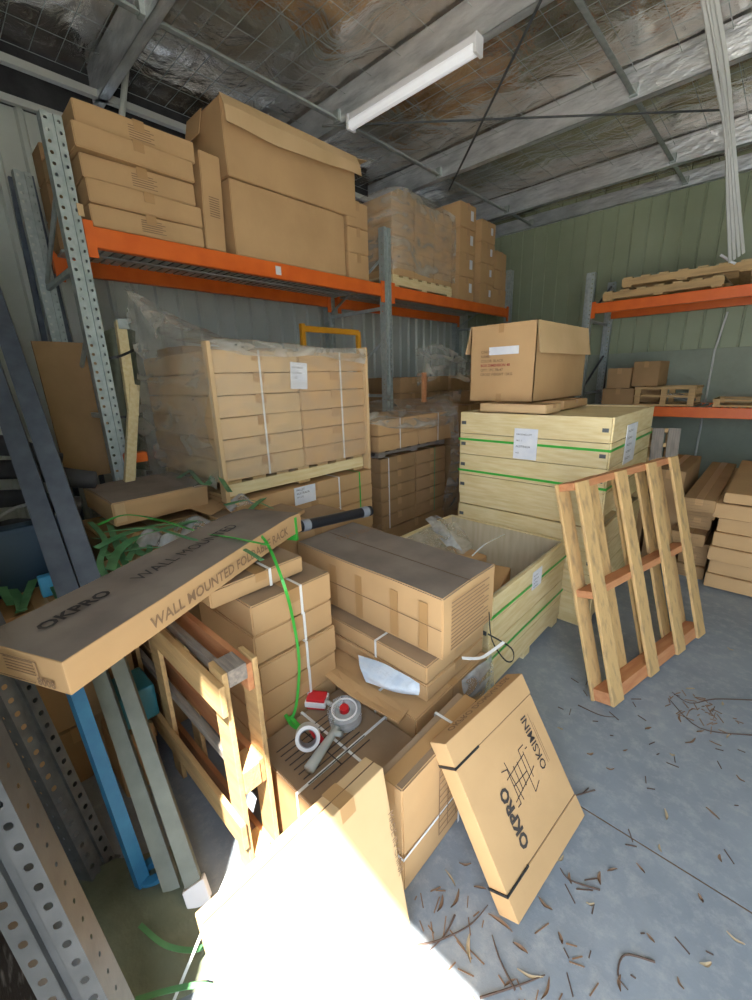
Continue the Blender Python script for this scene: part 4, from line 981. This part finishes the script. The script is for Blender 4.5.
o = sheet('black_mat', [[(-1.75,-.30,.50), (-1.45,-.28,.50), (-1.15,-.27,.42)], [(-1.6,-.2,.42), (-1.38,-.2,.36), (-1.12,-.21,.30)], [(-1.5,-.12,.30), (-1.28,-.12,.22), (-1.05,-.16,.14)], [(-1.42,-.08,.04), (-1.22,-.09,.02), (-1.0,-.12,.01)]], M['black_net'], amp=.015, seed=51)
tag(centred(o), 'black woven mesh mat lying at the lower left corner', 'mat')

# things behind the leaning posts
t = carton('open flat carton with a dusty top and torn corner by the wrapped load', -2.93, -2.42, .56, 1.07, 1.0, 1.125, None, mt='card', dusty='grey', tape=None, amp=.012, tilt=(0, math.radians(1.5), .02))
MB().box((.256, -.25, .02), (.262, -.20, .12)).build('torn_corner', M['card_light'], t)
o = MB().box((-.008, .06, 0), (.008, .40, .95)).build('cardboard_sheet', M['card_dark']); p = at(55,475,x=-3.35); o.location = (p.x, p.y, p.z-.05); o.rotation_euler = (0, math.radians(-4), .1)
tag(o, 'large brown cardboard sheet propped behind the near rack upright', 'cardboard sheet')
o.data.transform(Matrix.Scale(.92, 4, (0,0,1)))
for i, (a, c) in enumerate((((120,322),(130,392)), ((134,385),(130,468)))):
    p0, p1 = at(*a, x=-3.1+.1*i), at(*c, x=-3.0+.1*i)
    b = MB(); mx = Matrix.Translation(p1) @ orient(p0-p1, (1,0,0)).to_matrix().to_4x4(); b.box((-.02,-.028,-.15), (.02,.028,(p0-p1).length), mx)
    tag(centred(b.build('timber_batten', M['pine'])), ['upper pale timber batten beside the film-wrapped load', 'lower pale timber batten below the other, left of the film'][i], 'timber')
p = at(124,324,x=-3.07)
o = MB().box((0,-.035,-.03), (.012,.035,.03)).build('metal_bracket', M['galv'], bevel=.003); o.location = p; tag(o, 'small pale metal bracket at the top of the upper batten', 'bracket')
b = MB(); p0, p1 = at(105,400,x=-3.3), at(128,322,x=-3.3)
sh = sheet('plastic_sheet', [[at(103,330,x=-3.4), at(117,326,x=-3.35), at(135,330,x=-3.4)], [at(106,395,x=-3.35), at(120,395,x=-3.28), at(140,395,x=-3.35)], [at(112,470,x=-3.3), at(126,470,x=-3.24), at(150,470,x=-3.3)]], M['sheet'], amp=.02, seed=61)
tag(centred(sh), 'dull green plastic sheeting hanging inside the rack', 'plastic sheet')
for i, (a, c) in enumerate((((100,358),(134,350)), ((110,418),(140,416)))):
    b = MB(); b.ribbon(smooth_path([at(*a, x=-3.05), at((a[0]+c[0])/2, a[1]-1, x=-3.0), at(*c, x=-3.05)]), .015, (1,0,0)); tag(centred(b.build('black_strap', M['black_strap'])), '%s black strap across the green sheeting' % ['upper','lower'][i], 'strap')
p = at(135,457,x=-3.0)
o = MB().box((-.04,-.07,-.035), (.03,.07,.03)).build('orange_bracket', M['orange'], bevel=.01); o.location = p; tag(o, 'small orange metal piece low behind the near upright', 'bracket')
# supporting heap under the flat carton: dark cartons
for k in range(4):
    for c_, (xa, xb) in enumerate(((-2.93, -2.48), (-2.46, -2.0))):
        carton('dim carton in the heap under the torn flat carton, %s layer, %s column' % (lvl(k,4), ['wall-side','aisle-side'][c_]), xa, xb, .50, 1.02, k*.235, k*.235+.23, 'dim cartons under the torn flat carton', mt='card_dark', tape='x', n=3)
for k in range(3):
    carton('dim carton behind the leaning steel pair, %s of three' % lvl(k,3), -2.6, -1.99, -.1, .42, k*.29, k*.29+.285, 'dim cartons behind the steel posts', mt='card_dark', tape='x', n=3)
carton('dusty carton between the strapped stack and the wrapped load', -2.15, -1.82, 1.12, 1.70, 0, .90, None, mt='card', tape='x', dusty=True)
carton('small tilted cardboard piece on the heap beside the flat carton', -2.35, -1.95, 1.05-.0, 1.42, .93, .955, None, mt='card', dusty=True, tape=None, tilt=(math.radians(3), math.radians(6), .3))
carton('small crushed carton among the green straps', -2.2, -2.05, .72, .86, .945, 1.0, None, mt='card', tape=None, amp=.012, rot=.4)
for i, (pp, z, a, w_, l_) in enumerate((((215,500),1.02,.3,.16,.24), ((140,535),.985,1.0,.10,.16), ((118,556),.985,-.4,.08,.14))):
    c = at(*pp, z=z); o = MB().box((-w_/2,-l_/2,0), (w_/2,l_/2,.005)).build('cardboard_scrap', M['card'], bevel=.001); o.location = (c.x, c.y, z-.03); o.rotation_euler = (.12, .15, a)
    tag(o, ['largest flat cardboard scrap, beside the torn flat carton', 'cardboard scrap among the green straps', 'smallest cardboard scrap, nearest the steel channels'][i], 'cardboard scrap', 'cardboard scraps on the heap')
# tubs and blue things low behind
o = MB().box((-.09,-.07,0), (.09,.07,.16)).build('plastic_tub', M['teal'], bevel=.012); o.location = (-1.86, .36, .30); tag(o, 'teal plastic tub behind the blue post', 'tub')
carton('small carton supporting the teal tub behind the blue post', -1.95, -1.75, .24, .39, 0, .295, None, mt='card_dark', tape='x', n=3)
p = at(153,872,z=.05)
o = MB(); ring(o, (0,0,.03), (0,0,1), .02, .05, .07); o = o.build('tape_roll', M['blue'], bevel=.003); o.location = (p.x, p.y, .0); tag(o, 'blue tape roll on the floor between the leaning steel posts', 'tape roll')
o = MB().box((-.02,-.03,-.02), (.02,.04,.07)).build('blue_package', mat('bright_blue_label', (.06,.40,.70), .4), bevel=.006); o.location = at(50,590,x=-2.1); tag(o, 'bright blue package among the straps left of the steel channels', 'package')
MB_ = MB(); MB_.box((-.09,-.17,-.22), (.02,.20,.16)); o = MB_.build('blue_crate', mat('dark_blue_plastic', (.03,.07,.12), .5), bevel=.02); o.location = at(35,560,x=-2.25); tag(o, 'dark blue plastic case behind the leaning steel channels', 'case')
# dark fabric roll heap at the far left
for i, (a, c, r) in enumerate((((-10,470),(95,480),.05), ((-10,500),(80,505),.045), ((-10,445),(60,462),.045), ((-5,535),(60,530),.05))):
    p0, p1 = at(*a, x=-2.75+.1*i), at(*c, x=-2.75+.1*i)
    b = MB(); pts = smooth_path([p0, p0.lerp(p1,.35)+V((0,0,.02)), p0.lerp(p1,.7), p1], 4); b.tube(pts, [r*(1+.12*noise.noise(q*5)) for q in pts], 14)
    tag(centred(b.build('fabric_roll', M['dark'], smooth=True)), 'dark rolled fabric bundle at the far left, %s one' % ['second from top','third from top','topmost','lowest'][i], 'roll', 'dark fabric bundles')
b = MB(); b.tube(smooth_path([at(-5,520,x=-2.6), at(15,508,x=-2.55), at(36,503,x=-2.5)]), .008, 6); tag(centred(b.build('pale_cord', M['tubewhite'])), 'pale cord curling over the dark fabric bundles', 'cord')

# tangle of green straps on the heap
random.seed(21)
TG = 'loose green straps tangled on the heap'
tang = [
 [(98,525),(125,515),(160,520),(200,532),(235,538),(268,545)],
 [(92,538),(130,540),(175,538),(215,535),(245,530)],
 [(100,519),(140,518),(180,524),(214,520)],
 [(0,580),(15,592),(22,610)],
 [(34,558),(30,585),(22,610)],
 [(20,612),(33,580),(38,560)],
 [(100,545),(112,560),(125,572),(142,560)],
 [(110,525),(118,548),(128,568)],
 [(128,560),(140,540),(150,548),(140,562)],
 [(190,470),(205,485),(214,470),(205,455)],
 [(178,478),(195,468),(212,462),(222,480),(230,492)],
 [(215,540),(240,520),(255,505),(268,495)],
 [(104,532),(150,528),(196,540),(236,546),(262,560)],
 [(96,548),(130,532),(170,524),(210,528)],
 [(102,556),(140,548),(170,546),(205,532)],
 [(110,570),(118,552),(135,538),(160,530),(196,520)],
 [(90,522),(105,540),(100,562),(108,580)],
 [(120,535),(138,552),(160,556)],
 [(60,600),(52,580),(58,560),(70,548)],
 [(8,560),(2,585),(12,605)],
 [(225,505),(250,500),(272,508)],
]
for i, pl in enumerate(tang):
    z0 = 1.0 if i not in (3,4,5,18,19) else .9
    z0 = {13:1.03, 14:1.02, 15:1.05, 16:1.03, 17:1.0, 20:1.12, 9:1.18, 10:1.18, 11:1.02, 12:1.09+.01, 0:1.11}.get(i, z0)
    pts = [at(px, py, z=z0+.012*math.sin(j*1.7+i)) for j, (px, py) in enumerate(pl)]
    b = MB(); b.ribbon(smooth_path(pts, 7), (.017 if i in (0,12,1) else .032 if i % 2 else .024), (0, .25+.3*math.sin(i), 1), th=.0012)
    tag(centred(b.build('strapping_band', M['dark_green_strap'] if i not in (0,) else M['green_strap'])), 'loose green strap tangled on the heap by the leaning steel channels', 'strap', TG)
for i, (pp, z) in enumerate((((195,530),.99), ((150,545),.97), ((238,505),1.0), ((172,548),.98))):
    c = at(*pp, z=z); r = [.10,.07,.09,.06][i]
    o = sheet('plastic_scrap', [[c+V((-r,-r,0)), c+V((0,-r,.03)), c+V((r,-r,0))], [c+V((-r,0,.03)), c+V((0,0,.07)), c+V((r,0,.02))], [c+V((-r,r,0)), c+V((0,r,.03)), c+V((r,r,0))]], M['bag'], amp=.025, seed=70+i)
    tag(centred(o), 'crumpled clear plastic %s' % ['in the middle of the green strap tangle','next to the leaning steel channels','by the far end of the long lettered box','lower left of the plastic in the tangle'][i], 'plastic bag', 'plastic scraps on the heap')
o = sheet('plastic_film', [[(-1.55,-.05,.02), (-1.3,.0,.03), (-1.0,.05,.02)], [(-1.5,.12,.03), (-1.25,.15,.05), (-.95,.18,.02)], [(-1.4,.3,.02), (-1.2,.32,.03), (-.95,.3,.02)]], M['sheet'], amp=.02, seed=81)
tag(centred(o), 'dull plastic film spread on the floor below the leaning posts', 'plastic film')
for i, pl in enumerate(([(140,925),(165,945),(195,950),(210,940)], [(135,1000),(170,990),(200,985),(222,990)])):
    b = MB(); b.ribbon(smooth_path([at(*q_, z=.06) for q_ in pl]), .014, (0,0,1)); tag(centred(b.build('strapping_band', M['dark_green_strap'])), '%s dusty green strap on the floor film at lower left' % ['upper','lower'][i], 'strap')

# ------------------------------------------------------------ dry leaves and twigs on the floor
random.seed(5)
def leaf(p, L, W, a, mt, curl=.012):
    b = MB(); n = 7
    for i in range(n+1):
        s = i/n; w = W*math.sin(math.pi*min(1, s*.97+.02))**.8/2+.0005; bend = .09*L*math.sin(s*math.pi)
        for k, (yy, zz) in enumerate(((-w, .004), (0, 0), (w, .004))):
            b.v.append((s*L-L/2, yy+bend, .002+zz+curl*abs(s-.5)))
    for i in range(n):
        for k in range(2):
            q = i*3+k; b.f.append((q, q+1, q+4, q+3)); b.mi.append(0)
    o = b.build('dry_leaf', mt); o.location = (p.x, p.y, 0); o.rotation_euler = (0, 0, a); return o
spots = [(665,816,.07),(712,815,.06),(650,940,.05),(690,690,.06),(700,700,.08),(712,712,.07),(722,705,.05),(700,733,.07),(715,745,.06),(728,738,.05),(680,720,.06),(690,742,.08),
         (560,820,.05),(600,880,.05),(612,872,.06),(590,905,.05),(570,880,.07),(545,905,.08),(560,860,.06),(520,950,.09),(500,925,.10),(530,975,.09),(510,985,.08),(545,990,.07),(470,950,.08),(455,900,.10),(440,905,.10),(450,880,.07),(465,865,.08),(640,870,.04),(660,850,.04),
         (625,752,.04),(648,730,.05),(672,756,.04),(610,770,.05),(740,780,.04),(560,730,.05),(545,745,.05),(590,755,.04),(730,650,.04),(720,860,.05),(700,900,.04),(735,940,.05),(620,985,.05),(680,985,.04),(705,965,.04),(480,890,.06),(560,940,.05)]
for i, (px, py, L) in enumerate(spots):
    p = at(px, py, z=0); o = leaf(p, L*random.uniform(.5,.9), .008*random.uniform(.7,1.3), random.uniform(0, 6.28), M['leaf' if i % 3 else 'leaf2'])
    tag(o, 'dry brown leaf lying on the concrete floor', 'leaf', 'dry leaves scattered on the concrete floor')
tw = [[(752,700),(715,699),(690,703),(672,692)], [(655,962),(625,955),(618,975),(628,990)], [(578,705),(600,715),(615,717)], [(455,915),(445,935),(430,950)], [(595,790),(560,800)],[(600,890),(570,880),(560,868)], [(515,990),(500,960),(492,935)], [(418,945),(440,940),(470,925),(488,905)], [(752,735),(700,728),(670,700)],[(480,998),(520,985),(545,975)]]
for i, pl in enumerate(tw):
    b = MB(); pts = smooth_path([at(*q_, z=.006) for q_ in pl], 5); b.tube(pts, [.0035*(1-.6*k/len(pts)) for k in range(len(pts))], 5)
    tag(centred(b.build('twig', M['twig'])), 'thin dark twig lying on the concrete floor', 'twig', 'twigs on the concrete floor')
for (cx, cy, R_, N_, lab) in ((450,890,.16,34,'litter of bark shreds at the foot of the narrow upright carton'), (520,960,.22,34,'litter of leaf shreds in front of the leaning flat box'), (705,715,.16,40,'patch of dark leaf shreds on the floor right of the leaning pallet'), (660,800,.9,90,'fine scattered leaf crumbs over the open floor')):
    c = at(cx, cy, z=0); b = MB()
    for k in range(N_):
        a = random.uniform(0, 6.28); r = R_*math.sqrt(random.random()); x, y = c.x+r*math.cos(a), c.y+r*math.sin(a)
        if x < -.62 or (x < -.3 and .9 < y < 1.5): continue
        l = random.uniform(.006, .03); t_ = random.uniform(0, 3.14); mx = Matrix.Translation((x, y, 0)) @ Matrix.Rotation(t_, 4, 'Z')
        b.box((-l, -.0016, .0), (l, .0016, .003), mx)
    o = centred(b.build('leaf_litter', M['leaf' if N_ < 90 else 'twig'])); tag(o, lab, 'leaf litter', kind='stuff')

# ------------------------------------------------------------ light
sd = bpy.data.lights.new('sun', 'SUN'); sd.energy = 42; sd.angle = math.radians(.6); sd.color = (1, .95, .86)
so = bpy.data.objects.new('sun', sd); C.objects.link(so)
sv = V((-.325, .325, -.897)).normalized(); so.rotation_euler = (-sv).to_track_quat('Z', 'Y').to_euler()
wd = bpy.data.worlds.new('world'); bpy.context.scene.world = wd; wd.use_nodes = True
bg = wd.node_tree.nodes['Background']; bg.inputs['Color'].default_value = (.76, .87, 1, 1); bg.inputs['Strength'].default_value = 6.3
sc = bpy.context.scene
sc.view_settings.view_transform = 'Standard'; sc.view_settings.look = 'None'; sc.view_settings.gamma = 1; sc.view_settings.use_curve_mapping = False
sc.view_settings.exposure = -.08
